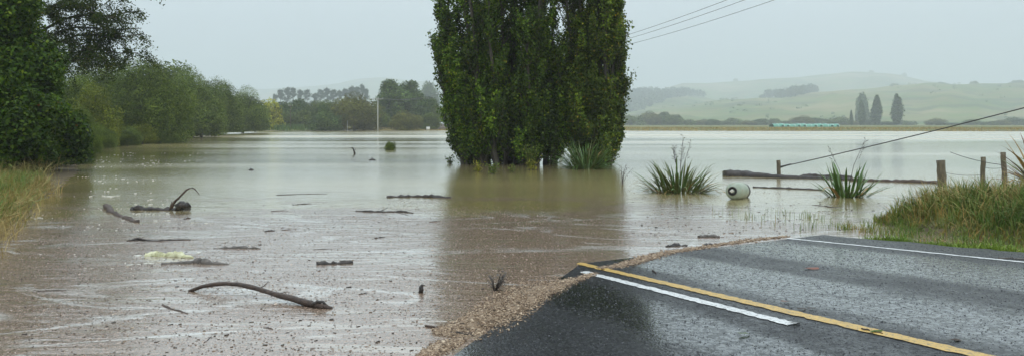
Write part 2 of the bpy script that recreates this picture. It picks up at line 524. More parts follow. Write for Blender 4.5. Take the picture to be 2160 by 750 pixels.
# scum: fine floating litter that covers the near part of the flood in rafts
warp = g.noise(v, .22, 4, .6)
ybord = g.math('ADD', sp.outputs['Y'], g.rng(warp, .25, .75, -4.5, 4.5))
near = g.rng(ybord, 17.5, 14.2, 0, 1, 'SMOOTHSTEP')
raft = g.noise(g.coord((.5, 1.5, 1)), .55, 5, .62, .6)
strk = g.noise(g.coord((.33, 1.9, 1), loc=(3, 1, 0)), .8, 3, .55, .9)
crack = g.math('ABSOLUTE', g.math('SUBTRACT', strk, .5))
crack = g.rng(crack, .012, .045, 0, 1, 'SMOOTHSTEP')
raftm = g.rng(raft, .2, .34, .15, 1, 'SMOOTHSTEP')
edge = g.math('MULTIPLY', g.rng(ybord, 24, 16, 0, 1), g.rng(raft, .5, .56, 0, .9))
scum = g.math('MAXIMUM', g.math('MULTIPLY', near, g.math('MULTIPLY', crack, raftm)), edge)
grain = g.noise(g.coord((1, .5, 1)), 34, 3, .8)
grain2 = g.noise(g.coord((.6, 1.4, 1), loc=(7, 2, 0)), 13, 4, .7)
scum_f = g.math('MULTIPLY', scum, g.rng(grain, .3, .48, .35, 1))
sc_col = g.ramp(grain, [(.36, (.03, .02, .014)), (.45, (.2, .13, .09)), (.56, (.31, .212, .155)), (.68, (.58, .44, .35))])
sc_col = g.mix(g.rng(grain2, .35, .65, 0, .5), sc_col, (.17, .12, .088))
silt = g.noise(g.coord((.25, 1, 1)), .12, 4, .6)
wcol = g.mix(g.rng(silt, .35, .65, 0, 1), (.4, .315, .125), (.48, .385, .195))
wcol = g.mix(near, wcol, (.33, .255, .19))
col = g.mix(scum_f, wcol, sc_col)
lane = g.noise(g.coord((.3, .7, 1), loc=(11, 4, 0)), .62, 3, .5, 1.8)        # winding lanes of open water, their pale sky reflection painted into the colour
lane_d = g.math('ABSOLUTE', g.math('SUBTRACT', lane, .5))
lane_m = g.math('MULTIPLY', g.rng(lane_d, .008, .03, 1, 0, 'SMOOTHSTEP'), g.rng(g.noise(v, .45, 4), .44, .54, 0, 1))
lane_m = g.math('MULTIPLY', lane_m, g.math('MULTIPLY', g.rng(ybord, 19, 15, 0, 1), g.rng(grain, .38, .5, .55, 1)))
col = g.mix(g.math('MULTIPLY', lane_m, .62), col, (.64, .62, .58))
# wind and rain on the open water
wind = g.noise(g.coord((.012, .06, 1)), 1.0, 3, .5, .4)
far = g.rng(sp.outputs['Y'], 45, 130, 0, 1, 'SMOOTHSTEP')
rough_w = g.math('ADD', g.rng(wind, .4, .6, .025, .2), g.math('MULTIPLY', far, .15))
rough = g.mix(scum_f, rough_w, g.rng(grain, .3, .7, .1, .3))
rip1 = g.noise(g.coord((.55, 1.6, 1)), 3.2, 4, .6, .3)
rip2 = g.noise(g.coord((.7, 1.5, 1)), 14, 2, .5)
calm = g.rng(g.noise(g.coord((.3, 1, 1)), .1, 3), .35, .65, .5, 1.9)
nm = g.bump(rip1, g.math('MULTIPLY', calm, .09), .12)
nm = g.bump(rip2, g.math('MULTIPLY', calm, .05), .03, nm)
rip3 = g.noise(g.coord((.45, 2.0, 1), loc=(2, 9, 0)), 3.4, 3, .55, .5)
nm = g.bump(rip3, g.math('MULTIPLY', near, .12), .09, nm)
nmw = nm
nm = g.bump(grain, g.math('MULTIPLY', scum_f, .4), .012, nm)
g.link(g.bsdf(col, rough, nm, ior=1.5, coat=g.rng(scum_f, 0, 1, 1.0, .6), coat_rough=g.math('MAXIMUM', g.math('MULTIPLY', rough_w, .8), .04), coat_normal=nmw), out_.inputs[0])
M['water'] = m
wx = axis(-30, 30, 4, -480, 480, 1.3); wy = axis(-4, 40, 4, -60, 300, 1.3)
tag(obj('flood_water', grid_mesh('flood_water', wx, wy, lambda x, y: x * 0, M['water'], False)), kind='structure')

# ------------------------------------------------------------------ road: wet chip seal
m, nt_, out_ = mat_new('wet_chip_seal'); g = N(nt_)
v = g.coord()
sp = g.node('ShaderNodeSeparateXYZ'); g.link(v, sp.inputs[0])
wob = g.noise(g.coord((1, .12, 1)), .7, 3)
cc = g.math('ADD', sp.outputs['X'], g.rng(wob, .3, .7, -.22, .22))
def band(c0, w):
    d = g.math('ABSOLUTE', g.math('SUBTRACT', cc, c0))
    return g.rng(d, w * .45, w * 1.15, 1, 0, 'SMOOTHSTEP')
smoothw = g.math('MAXIMUM', g.math('MAXIMUM', band(.95, .62), band(2.95, .62)), g.math('MAXIMUM', band(-.95, .45), band(-2.9, .5)))
patch = g.noise(v, .9, 4, .6)
flush = g.math('MULTIPLY', smoothw, g.rng(patch, .25, .55, .45, 1))
film = g.rng(g.noise(g.coord((1, .35, 1)), 3.0, 4, .65), .35, .62, 0, .35)
flush = g.math('MINIMUM', g.math('ADD', flush, film), 1.0)
chip = g.node('ShaderNodeTexVoronoi'); chip.inputs['Scale'].default_value = 52
g.link(v, chip.inputs['Vector'])
gr = g.noise(g.coord((1, .6, 1)), 40, 3, .75)
gr2 = g.noise(v, 22, 4, .7)
col = g.ramp(gr, [(.35, (.004, .004, .005)), (.52, (.016, .016, .018)), (.68, (.06, .061, .065))])
rough = g.mix(flush, g.rng(gr2, .3, .7, .28, .5), g.rng(gr2, .3, .7, .1, .26))
h = g.math('ADD', g.math('MULTIPLY', chip.outputs['Distance'], -1.0), g.math('MULTIPLY', gr2, .9))
nm = g.bump(h, g.rng(flush, 0, 1, .5, .15), .01)
gr3 = g.noise(g.coord((1, .6, 1)), 26, 4, .75)
pit = g.rng(gr3, .42, .56, 0, 1)
nmf = g.bump(h, g.rng(flush, 0, 1, .22, .06), .008)
g.link(g.bsdf(col, rough, nm, ior=1.45, spec=.15, coat=g.math('MULTIPLY', g.rng(flush, 0, 1, .14, 1.0), g.math('MAXIMUM', pit, g.rng(flush, 0, 1, .0, .3))), coat_rough=g.rng(flush, 0, 1, .14, .06), coat_normal=nmf), out_.inputs[0])
M['road'] = m

def road_obj(name, mat, s0, s1, cs, ds, dz=0.0, edge=0.0, seed=1):
    """a sheet lying on the road surface; cs are the cross positions"""
    rg = np.random.default_rng(seed)
    ss = np.arange(s0, s1 + ds, ds)
    S, C = np.meshgrid(ss, cs, indexing='ij')
    if edge:
        e = rg.normal(0, edge, S.shape)
        C = C + np.where((np.arange(len(cs)) == 0) | (np.arange(len(cs)) == len(cs) - 1), e, 0)
    Z = road_z(S, C) + dz
    V = np.stack([C, S, Z], -1).reshape(-1, 3)
    n, k = S.shape
    i = np.arange(n - 1)[:, None] * k + np.arange(k - 1)[None, :]
    Q = np.stack([i, i + 1, i + k + 1, i + k], -1).reshape(-1, 4)
    o = obj(name, mesh_np(name, V, [Q], mat, False))
    o.location = (R0[0], R0[1], 0); o.rotation_euler = (0, 0, TH)
    return o

tag(road_obj('road', M['road'], -34, 16, np.array([-4.8, -4.4, -2, 0, 2, 4.3, 4.75]), .25, edge=.05), kind='structure')

def mat_line(name, c, wear):
    m, nt, out = mat_new(name); g = N(nt)
    v = g.coord()
    n = g.noise(v, 38, 4, .8); n2 = g.noise(v, 6, 4, .6)
    w = g.math('MULTIPLY', g.rng(n, .4, .47, 1, 0), wear)
    w = g.math('MAXIMUM', w, g.math('MULTIPLY', g.rng(n2, .28, .36, 1, 0), g.rng(n, .4, .5, 1, 0)))
    col = g.mix(w, g.mix(g.rng(n2, .3, .7, 0, 1), tuple(x * .85 for x in c), c), (.05, .048, .045))
    g.link(g.bsdf(col, g.rng(n, .3, .7, .25, .5), g.bump(n, .5, .006), ior=1.4), out.inputs[0]); return m
M['line_yellow'] = mat_line('road_paint_yellow', (.56, .36, .1), .8)
M['line_white'] = mat_line('road_paint_white', (.68, .68, .67), .7)

def sc_of(px, py):
    p = road_hit(px, py); return to_sc(p[0], p[1])
w_a, w_b = sc_of(1675, 683), sc_of(1240, 576)
WC = .5 * (w_a[1] + w_b[1])
yel = [sc_of(2070, 749)[1], sc_of(1700, 664)[1], sc_of(1300, 574)[1]]
ed = [sc_of(2150, 552)[1], sc_of(1900, 526)[1], sc_of(1700, 506)[1]]
print('ROAD', 'white', w_a, w_b, 'yellow', yel, 'edge', ed)
YC = sum(yel) / 3; EC = sum(ed) / 3
tag(road_obj('centre_line_yellow', M['line_yellow'], -34, .6, np.array([YC - .055, YC, YC + .055]), .05, .005, .006, 3), kind='structure')
tag(road_obj('lane_line_white', M['line_white'], w_a[0], w_b[0] + .15, np.array([WC - .046, WC, WC + .046]), .05, .005, .006, 4), kind='structure')
tag(road_obj('edge_line_white', M['line_white'], -34, 1.2, np.array([EC - .04, EC, EC + .04]), .05, .005, .009, 5), kind='structure')

# ------------------------------------------------------------------ hills
def hill_fn(prof, D, D0, D1, seed):
    px = np.array([p[0] for p in prof], float); py = np.array([p[1] for p in prof], float)
    rg = np.random.default_rng(seed); ph = rg.uniform(0, 6.28, 8)
    def f(x, y):
        u = CX + F * x / y
        top = H + (HZ - np.interp(u, px, py)) / F * D
        prof_r = smooth(D0, D, y) ** .8 * (1 - .6 * smooth(D, D1, y))
        gul = np.sin(u * .031 + ph[0] + y * .004) + .6 * np.sin(u * .07 + ph[1] - y * .009) + .5 * np.sin(u * .017 + y * .017 + ph[2])
        return top * prof_r + gul * top * .035 * np.sin(math.pi * np.clip((y - D0) / (D - D0), 0, 1)) - .5
    return f

def hill(name, prof, D, D0, D1, seed, mat):
    f = hill_fn(prof, D, D0, D1, seed)
    us = np.arange(prof[0][0], prof[-1][0] + 1, 9.0)
    ys = np.concatenate([np.linspace(D0, D, 40), np.linspace(D, D1, 10)[1:]])
    U, Y = np.meshgrid((us - CX) / F, ys)
    X = U * Y
    Z = f(X, Y)
    V = np.stack([X, Y, Z], -1).reshape(-1, 3); nx = len(us)
    i = np.arange(len(ys) - 1)[:, None] * nx + np.arange(nx - 1)[None, :]
    Q = np.stack([i, i + 1, i + nx + 1, i + nx], -1).reshape(-1, 4)
    tag(obj(name, mesh_np(name, V, [Q], mat, True)), kind='structure')
    return f

PN = [(1050, 262), (1180, 252), (1310, 238), (1400, 227), (1500, 215), (1560, 211), (1640, 206), (1720, 197), (1800, 191), (1880, 184), (1950, 180), (2050, 178), (2160, 179), (2350, 186), (2600, 205), (2800, 240), (3000, 262)]
PM = [(780, 262), (900, 240), (1000, 215), (1150, 206), (1250, 204), (1320, 202), (1400, 200), (1440, 200), (1480, 206), (1510, 212), (1580, 220), (1700, 235), (1850, 262)]
PF = [(1000, 262), (1150, 230), (1280, 208), (1360, 200), (1395, 190), (1440, 178), (1500, 175), (1550, 173), (1620, 169), (1700, 162), (1770, 156), (1850, 155), (1900, 159), (1950, 171), (2010, 180), (2120, 190), (2300, 210), (2500, 235), (2700, 262)]
PL = [(-200, 262), (100, 240), (300, 218), (420, 206), (540, 190), (600, 186), (660, 184), (720, 177), (760, 167), (800, 163), (860, 170), (920, 178), (1010, 190), (1150, 205), (1300, 230), (1450, 262)]
HN = hill('near_hill', PN, 2000, 950, 2400, 1, M['pasture'])
HM = hill('wooded_hill', PM, 2500, 1400, 3000, 2, M['pasture'])
HF = hill('far_hill', PF, 3700, 2300, 4300, 3, M['pasture'])
HL = hill('distant_hill', PL, 4700, 3000, 5300, 4, M['pasture'])

# ------------------------------------------------------------------ haze: drizzle in the valley air
hb = MB()
x0, x1, y0, y1, z0, z1 = -6600, 6600, -1600, 6600, -2.2, 330
hb.add([[x0, y0, z0], [x1, y0, z0], [x1, y1, z0], [x0, y1, z0], [x0, y0, z1], [x1, y0, z1], [x1, y1, z1], [x0, y1, z1]],
       [[[0, 3, 2, 1], [4, 5, 6, 7], [0, 1, 5, 4], [1, 2, 6, 5], [2, 3, 7, 6], [3, 0, 4, 7]]])
m, nt_, out_ = mat_new('haze'); g = N(nt_)
pv = g.node('ShaderNodeVolumePrincipled')
pv.inputs['Density'].default_value = 0.0005
pv.inputs['Color'].default_value = (.8, .845, .885, 1)
pv.inputs['Anisotropy'].default_value = 0.0
g.link(pv.outputs[0], out_.inputs['Volume'])
tag(obj('haze', hb.mesh('haze', m)), 'pale rain haze filling the whole valley', 'haze', kind='stuff')

ORD = ['first', 'second', 'third', 'fourth', 'fifth', 'sixth', 'seventh', 'eighth', 'ninth', 'tenth', 'eleventh', 'twelfth', 'thirteenth', 'fourteenth', 'fifteenth', 'sixteenth', 'seventeenth', 'eighteenth', 'nineteenth', 'twentieth']
ORD = ORD + ['twenty-' + o for o in ORD[:9]]
# ------------------------------------------------------------------ trees
def poplar(label, base, stems, top, leaf_n, leaf_hi, seed, mat='poplar', lsize=.104, suckers=26):
    """stems: list of (x0, y0, x1, y1, height, crown radius) relative to base; the crown is upswept flames of leaves"""
    rg = np.random.default_rng(seed)
    t = thing('poplar_tree', label, 'tree', base, group='poplars standing in the flood')
    tr, br = MB(), MB()
    lo_pts, hi_pts = [], []
    xs = [q[0] for q in stems]
    for k in range(suckers):                       # leafy shoots from the foot
        xa = rg.uniform(min(xs) - .05, max(xs) - .05); ya = rg.uniform(-1.2, .6)
        stems = stems + [(xa, ya, xa + (xa - np.mean(xs)) * .12 + rg.normal(0, .1), ya - .15, rg.uniform(1.2, 3.2), .55)]
    for k, (xa, ya, xb, yb, hh, cr) in enumerate(stems):
        zz = np.linspace(-.6, hh, 14)
        u = np.clip(zz / hh, 0, 1)
        w = u ** .62
        path = np.stack([xa + (xb - xa) * w + .08 * np.sin(zz * 1.3 + k), ya + (yb - ya) * w + .08 * np.cos(zz * 1.1 + k), zz], -1)
        r0 = (.10 + .05 * rg.random()) * min(1, hh / 8 + .12) + (.08 if k == 0 else 0)
        tr.tube(path, r0 * (1 - .9 * u) + .012, 7, .08, rg)
        nb = int(hh * 5.2) + 6                       # upswept boughs, each a flame of several leafy branchlets
        for q in range(nb):
            z0 = rg.uniform(-.1, hh * .97) if q > nb * .15 else rg.uniform(-.1, 1.2)
            uu = z0 / hh
            p0 = np.array([np.interp(z0, zz, path[:, 0]), np.interp(z0, zz, path[:, 1]), z0])
            az = rg.uniform(0, 2 * math.pi)
            ln = (1.1 + 1.1 * rg.random()) * (1 - .5 * uu ** 2) * (.7 + .3 * min(1, z0 / .8 + .4))
            out = cr * rg.uniform(.3, 1.05) * (1 - .5 * uu ** 3) * (rg.uniform(1.3, 1.9) if rg.random() < .16 else 1)
            d = np.array([math.cos(az) * out, math.sin(az) * out, ln])
            tt = np.linspace(0, 1, 5)[:, None]
            curve = lambda f: np.concatenate([d[None, :2] * f ** .6, d[None, 2:] * f ** 1.2], 1)
            br.tube(p0 + curve(tt), np.linspace(.022, .005, 5), 4, 0, rg, cap=False)
            hi = z0 > top
            tone = np.clip(rg.lognormal(0, .42), .42, 2.1)
            for w_ in range(5):
                f0 = rg.uniform(.15, .85); l2 = ln * rg.uniform(.3, .55); a2 = rg.uniform(0, 6.28)
                b0 = p0 + curve(np.array([[f0]]))[0]
                d2 = np.array([math.cos(a2) * .2 + d[0] * .15, math.sin(a2) * .2 + d[1] * .15, l2])
                br.tube(b0 + d2 * tt, np.linspace(.009, .003, 5), 3, 0, rg, cap=False)
                n = int((leaf_hi if hi else leaf_n) * l2 * rg.uniform(.7, 1.3))
                f = rg.uniform(0, 1.1, n)[:, None]
                C = b0 + d2 * f + rg.normal(0, 1, (n, 3)) * np.array([.085, .085, .09]) * (1.9 if hi else 1)
                (hi_pts if hi else lo_pts).append(np.concatenate([C, np.tile(np.array([[math.cos(az) * .8, math.sin(az) * .8, .5, tone * rg.uniform(.85, 1.15)]]), (n, 1))], 1))
    lo = np.vstack(lo_pts); hi = np.vstack(hi_pts)
    lo = lo[lo[:, 2] > .03]
    V1, Q1 = leaf_quads(lo[:, :3], rg.uniform(.7, 1.25, len(lo)) * lsize, .85, rg, .3, face=lo[:, 3:6])
    V2, Q2 = leaf_quads(hi[:, :3], rg.uniform(.8, 1.3, len(hi)) * lsize * 2.1, .8, rg, .2, face=hi[:, 3:6])
    obj('trunk', tr.mesh('trunk', M['bark'], True), t)
    obj('branches', br.mesh('branches', M['bark'], True), t)
    obj('crown', mesh_np('crown', np.vstack([V1, V2]), [Q1, Q2 + len(V1)], M[mat], tone=np.concatenate([np.repeat(lo[:, 6], 4), np.repeat(hi[:, 6], 4)])), t)
    print('POPLAR', len(lo), len(hi))
    return t

b = P(1078, 345)
poplar('broad many-stemmed dark green poplar standing in the flood, the larger and left of the two', b,
       [(0, 0, .1, .2, 17, 1.0), (-.5, .1, -1.5, .4, 16, 1.0), (-1.0, -.2, -2.5, -.3, 14.5, .95), (-1.3, .2, -3.1, .5, 9.5, .8), (.6, -.1, 1.1, -.4, 16.5, 1.0),
        (.9, .3, 1.6, .2, 15, .85), (-.2, -.6, -.6, -1.4, 15, 1.0), (.3, .6, .2, 1.6, 16, 1.0), (-1.6, 0, -3.0, -.2, 6.2, .7), (1.5, -.2, 1.9, -.5, 7, .7), (.9, -.7, 1.4, -1.3, 13, .9),
        (-1.7, .3, -2.9, .1, 3.9, .6), (-1.9, -.3, -3.25, -.2, 5.2, .6), (-1.7, .5, -3.3, .4, 6.8, .6), (-1.1, -.8, -1.9, -1.5, 12, .9), (1.9, .3, 2.3, .4, 4.0, .6), (-.6, -1.0, -.9, -1.9, 7, .8), (.5, -1.1, .8, -1.9, 6, .8), (-2.0, -.6, -2.6, -.9, 4.5, .65)], 7.8, 78, 24, 21)
b = P(1262, 347)
poplar('slimmer dark green poplar behind the flooded tussock, right of the broad one', b,
       [(0, 0, .1, .1, 16, .9), (-.5, .2, -.9, .3, 14, .75), (.4, .1, .9, .2, 13.5, .65), (.1, -.4, .35, -.7, 13, .8), (-.1, .5, -.2, .9, 14, .8), (.55, 0, 1.0, .1, 5.8, .45), (.45, -.3, .75, -.5, 8, .5), (-.8, -.2, -1.0, -.3, 5, .6), (-.9, .2, -1.35, .1, 9, .55)], 7.8, 76, 24, 22, 'poplar_young', suckers=14)

def lobes_crown(rg, lobes, n, size, aspect, droop=.3, shell=.62, fuzz=.06):
    """leaves spread through the outer part of a set of lobes (cx, cy, cz, rx, ry, rz)"""
    L = np.array(lobes)
    wgt = (L[:, 3] * L[:, 5]); wgt = wgt / wgt.sum()
    k = rg.choice(len(L), n, p=wgt)
    d = unit(rg.normal(size=(n, 3)))
    r = shell + (1 - shell) * rg.random(n) ** .6
    # ragged outline: sprays that stick out along their own direction
    spray = 1 + .16 * np.sin(d[:, 0] * 9 + k) * np.sin(d[:, 1] * 8 + 2 * k) * np.sin(d[:, 2] * 10 + 3 * k) + rg.normal(0, fuzz, n)
    C = L[k, :3] + d * L[k, 3:6] * (r * spray)[:, None]
    ok = C[:, 2] > .02
    C = C[ok]
    tone = np.clip(rg.lognormal(0, .28, len(L)), .5, 1.7)[k][ok]
    return (*leaf_quads(C, rg.uniform(.7, 1.35, len(C)) * size, aspect, rg, droop, face=d[ok] * 1.0 + np.array([0, 0, .45])), np.repeat(tone, 4))

def round_tree_meshes(seed, h, w, n, size, mat, aspect=.4, nl=16, skirt=True, bark='bark', up=False, trunk=.22):
    """trunk and crown meshes of a bushy round tree of height h, width w (origin at its foot)"""
    rg = np.random.default_rng(seed)
    lobes = []
    for i in range(nl):
        a = rg.uniform(0, 6.28); rr = math.sqrt(rg.random()) * w * .34
        zt = h * (.86 - .42 * (rr / (w * .34)) ** 2 * rg.uniform(.5, 1.1) - .28 * rg.random())
        s = w * rg.uniform(.15, .25)
        lobes.append((rr * math.cos(a), rr * math.sin(a), max(zt, s * .6), s, s, min(s * rg.uniform(.9, 1.4), h * .3)))
    lobes.append((0, 0, h * .5, w * .33, w * .33, h * .4)); lobes.append((0, 0, h * .25, w * .4, w * .4, h * .28))
    if skirt:
        for i in range(nl):
            a = i * 6.28 / nl + rg.uniform(-.2, .2); rr = w * rg.uniform(.28, .36); s = w * rg.uniform(.13, .2)
            lobes.append((rr * math.cos(a), rr * math.sin(a), h * rg.uniform(.05, .42), s, s, s * rg.uniform(1, 1.5)))
    V, Q, tn = lobes_crown(rg, lobes, n, size, aspect, fuzz=.04)
    for a in (0, 1):
        lo_, hi_ = np.percentile(V[:, a], (.7, 99.3)); V[:, a] = (V[:, a] - (lo_ + hi_) / 2) * w / (hi_ - lo_)
    V[:, 2] *= h / np.percentile(V[:, 2], 99.6)
    tr = MB()
    for i in range(5):
        a = i * 1.256 + rg.uniform(-.4, .4)
        e = np.array([math.cos(a) * w * .28, math.sin(a) * w * .28, h * rg.uniform(.62, .85)])
        tt = np.linspace(0, 1, 6)[:, None]
        pth = np.array([0, 0, -.3]) + np.concatenate([e[None, :2] * tt ** 1.5, (e[2] + .3) * tt], 1)
        tr.tube(pth, np.linspace(trunk, trunk * .15, 6) * h / 8, 6, .1, rg)
    return tr.mesh('trunk', M[bark], True), mesh_np('crown', V, [Q], M[mat], tone=tn)

def place_tree(name, label, cat, meshes, loc, scale=(1, 1, 1), rz=0.0, group=None):
    t = thing(name, label, cat, loc, rz, group)
    t.scale = scale
    obj('trunk', meshes[0], t); obj('crown', meshes[1], t)
    return t

# the near left bank: vine-smothered trees, an overhanging tree behind them
rg = np.random.default_rng(5)
def vine_tree(label, base, lobes, n, seed, size=.15):
    rg = np.random.default_rng(seed)
    t = thing('vine_covered_tree', label, 'tree', base)
    big = list(lobes)
    for k in big:
        for _ in range(9):
            d = unit(rg.normal(size=3)); rr = rg.uniform(.3, .62)
            lobes = lobes + [(k[0] + d[0] * k[3] * .9, k[1] + d[1] * k[4] * .9, max(.3, k[2] + d[2] * k[5] * .9), rr, rr, rr * 1.25)]
    V, Q, tn = lobes_crown(rg, lobes, n, size, .62, .6, .6, .05)
    # hanging curtains
    C = []
    for i in range(70):
        k = lobes[rg.integers(len(lobes))]
        a = rg.uniform(0, 6.28)
        p = np.array([k[0] + k[3] * .98 * math.cos(a), k[1] + k[4] * .98 * math.sin(a), k[2] + k[5] * rg.uniform(-.5, .4)])
        ln = rg.uniform(.5, 1.4); m_ = int(130 * ln)
        C.append(p + np.stack([rg.normal(0, .11, m_), rg.normal(0, .11, m_), -rg.random(m_) * ln], -1))
    C = np.vstack(C); C = C[C[:, 2] > .05]
    V2, Q2 = leaf_quads(C, rg.uniform(.7, 1.3, len(C)) * size, .6, rg, 1.0)
    tr = MB()
    for i in range(6):
        k = lobes[i % len(lobes)]
        tt = np.linspace(0, 1, 7)[:, None]
        tr.tube(np.array([0, 0, -.2]) + np.array([k[0], k[1], 0]) * tt ** 1.4 + np.array([0, 0, k[2]]) * tt, np.linspace(.2, .05, 7), 6, .1, rg)
    obj('trunk', tr.mesh('trunk', M['bark'], True), t)
    obj('crown', mesh_np('crown', np.vstack([V, V2]), [Q, Q2 + len(V)], M['vine'], tone=np.concatenate([tn, np.ones(len(V2))])), t)
    return t

bv = np.array([-19.4, 29.5, .25])
vine_tree('tall dark tree smothered in green vines at the left edge', bv,
          [(0, 0, 2.2, 2.6, 2.4, 2.2), (-.8, .3, 4.6, 2.6, 2.3, 2.0), (-1.0, .2, 7.0, 2.3, 2.2, 2.0), (1.4, -.3, 1.6, 1.6, 1.6, 1.6), (1.0, .2, 3.6, 1.7, 1.7, 1.5), (.5, -.2, 5.6, 1.5, 1.5, 1.4), (-1.6, 0, 9.2, 1.9, 1.9, 1.8), (2.1, .5, 1.0, 1.2, 1.2, 1.1), (.2, -.6, 7.6, 1.3, 1.3, 1.2)], 95000, 31)
vine_tree('short leafy vine-draped tree at the left edge, nearest the dry grass', np.array([-17.6, 26.0, .3]),
          [(0, 0, 1.2, 1.6, 1.5, 1.2), (-.6, .2, 2.7, 1.5, 1.4, 1.3), (.9, .2, .9, 1.2, 1.2, .9), (-1.0, .1, 4.0, 1.3, 1.2, 1.2), (1.3, .8, 1.3, .9, .9, .9)], 36000, 32, .14)

rg = np.random.default_rng(6)
t = thing('overhanging_tree', 'tree with open dark foliage leaning out over the flood at top left', 'tree', (-25.0, 39, .4))
tr, br = MB(), MB()
tt = np.linspace(0, 1, 9)[:, None]
tr.tube(np.array([0, 0, -.3]) + np.array([1.2, -.2, 9.5]) * tt + np.array([.6, 0, 0]) * tt ** 2, np.linspace(.34, .1, 9), 9, .08, rg)
C = []
limbs = [(1.6, 3.2, 5.8, -.3, 4.3), (2.0, 3.6, 6.6, .3, 4.9), (2.6, 4.4, 6.8, .4, 5.7), (3.4, 5.3, 7.1, -.2, 6.7), (4.2, 6.2, 7.0, .5, 7.8), (5.0, 7.2, 6.8, -.5, 9.2), (3.0, 4.6, 5.2, -.9, 4.9), (6.0, 8.0, 5.8, .2, 10.4), (4.6, 6.6, 6.4, -1.2, 6.3), (3.4, 5.0, 6.6, .9, 6.0)]
for i, (z0, z1, x1, y1, ze) in enumerate(limbs):
    f = z1 / 9.5
    p0 = np.array([1.2 * f + .6 * f * f, -.2 * f, z1])
    p1 = np.array([x1, y1, ze])
    tl = np.linspace(0, 1, 9)[:, None]
    pth = p0 + (p1 - p0) * tl + np.array([0, 0, .5]) * np.sin(tl * math.pi) + np.array([0, 0, .12]) * np.sin(tl * 11 + i)
    br.tube(pth, np.linspace(.085, .02, 9), 6, .1, rg)
    for j in range(34):
        f2 = rg.uniform(.12, 1.0)
        q0 = np.array([np.interp(f2, tl[:, 0], pth[:, a]) for a in range(3)])
        az = rg.uniform(0, 6.28); ln = rg.uniform(.4, 1.15)
        d = np.array([math.cos(az) * ln + .2, math.sin(az) * ln * .8, rg.uniform(-.9, .7) * ln])
        ts = np.linspace(0, 1, 5)[:, None]
        sp_ = q0 + d * ts - np.array([0, 0, .3]) * ts ** 2
        br.tube(sp_, np.linspace(.016, .005, 5), 4, 0, rg, cap=False)
        n = int(ln * 135)
        ff = rg.uniform(.2, 1.05, n)[:, None]
        C.append(q0 + d * ff - np.array([0, 0, .3]) * ff ** 2 + rg.normal(0, .13, (n, 3)))
C = np.vstack(C)
V, Q = leaf_quads(C, rg.uniform(.7, 1.3, len(C)) * .115, .55, rg, .7)
obj('trunk', tr.mesh('trunk', M['bark'], True), t)
obj('branches', br.mesh('branches', M['bark'], True), t)
obj('crown', mesh_np('crown', V, [Q], M['alder']), t)

# willows along the left shore
wA = round_tree_meshes(41, 8, 8, 60000, .2, 'willow', .34, 18)
wB = round_tree_meshes(42, 8, 8, 60000, .2, 'willow', .34, 22)
wG = round_tree_meshes(43, 4, 4, 16000, .16, 'willow_gold', .36, 14)
wD = round_tree_meshes(44, 8, 9, 26000, .33, 'willow_dull', .4, 20)
wK = round_tree_meshes(45, 6, 7, 18000, .3, 'dark_tree', .5, 16)
wF = round_tree_meshes(46, 10, 8, 13000, .5, 'dark_tree', .5, 18)
wW = round_tree_meshes(47, 8, 8, 18000, .4, 'willow', .4, 20)
wY = round_tree_meshes(48, 6, 7, 6000, .4, 'yellow_tree', .5, 14)
wS = round_tree_meshes(49, 3, 4.2, 3500, .3, 'willow', .45, 12)
wP = round_tree_meshes(50, 18, 9, 19000, .55, 'dark_tree', .55, 26)

def tree_px(name, label, meshes, h0, w0, pxc, ptop, pw, Y, zb=.1, rz=0., grp=None, cat='tree', zbase=None):
    """size a prototype (h0 x w0) so that it stands at distance Y, top at photo row ptop, photo width pw"""
    z = zb
    h = H - (ptop - HZ) / F * Y - z
    w = pw / F * Y
    return place_tree(name, label, cat, meshes, ((pxc - CX) / F * Y, Y, z), (w / w0, w / w0, h / h0), rz, grp)

LW = 'willows along the left shore'
tree_px('willow_tree', 'large grey green willow at the water edge, nearest of the left shore row', wA, 8, 8, 318, 130, 162, 76, .05, .3, LW)
tree_px('willow_tree', 'tall willow crown behind the yellowish bush on the left shore', wB, 8, 8, 215, 122, 195, 82, .3, 1.2, LW)
tree_px('willow_tree', 'willow hidden low behind the vine-covered tree on the left shore', wB, 8, 8, 130, 150, 170, 66, .3, 2.2, LW)
tree_px('willow_bush', 'yellowish green willow bush in front of the left shore willows', wG, 4, 4, 200, 180, 100, 62, .05, .5, LW, 'bush')
tree_px('willow_bush', 'low bright green willow bush at the water edge under the large willow', wG, 4, 4, 236, 272, 78, 69, .0, 1.5, LW, 'bush')
tree_px('willow_bush', 'dark low willow bush between the vines and the yellowish bush', wA, 8, 8, 168, 232, 70, 50, .0, 2.5, LW, 'bush')
tree_px('willow_tree', 'rounded willow second along the left shore, half behind the large willow', wB, 8, 8, 405, 150, 130, 108, .3, .1, LW)
tree_px('willow_tree', 'broad willow third along the left shore row', wA, 8, 8, 452, 172, 118, 126, .4, 2.0, LW)
tree_px('willow_tree', 'small end willow of the left shore row, beside the yellow tree', wB, 8, 8, 512, 188, 96, 150, .4, 3.0, LW)
tree_px('willow_tree', 'dull willow closing the gap behind the left shore row', wW, 8, 8, 350, 135, 140, 132, .4, 1.0, LW)
tree_px('willow_bush', 'low dense willow bush at the foot of the third shore willow', wW, 8, 8, 425, 222, 80, 104, .2, 4.0, LW, 'bush')
tree_px('willow_bush', 'low willow bush at the foot of the small end willow', wW, 8, 8, 538, 224, 56, 160, .4, 5.0, LW, 'bush')

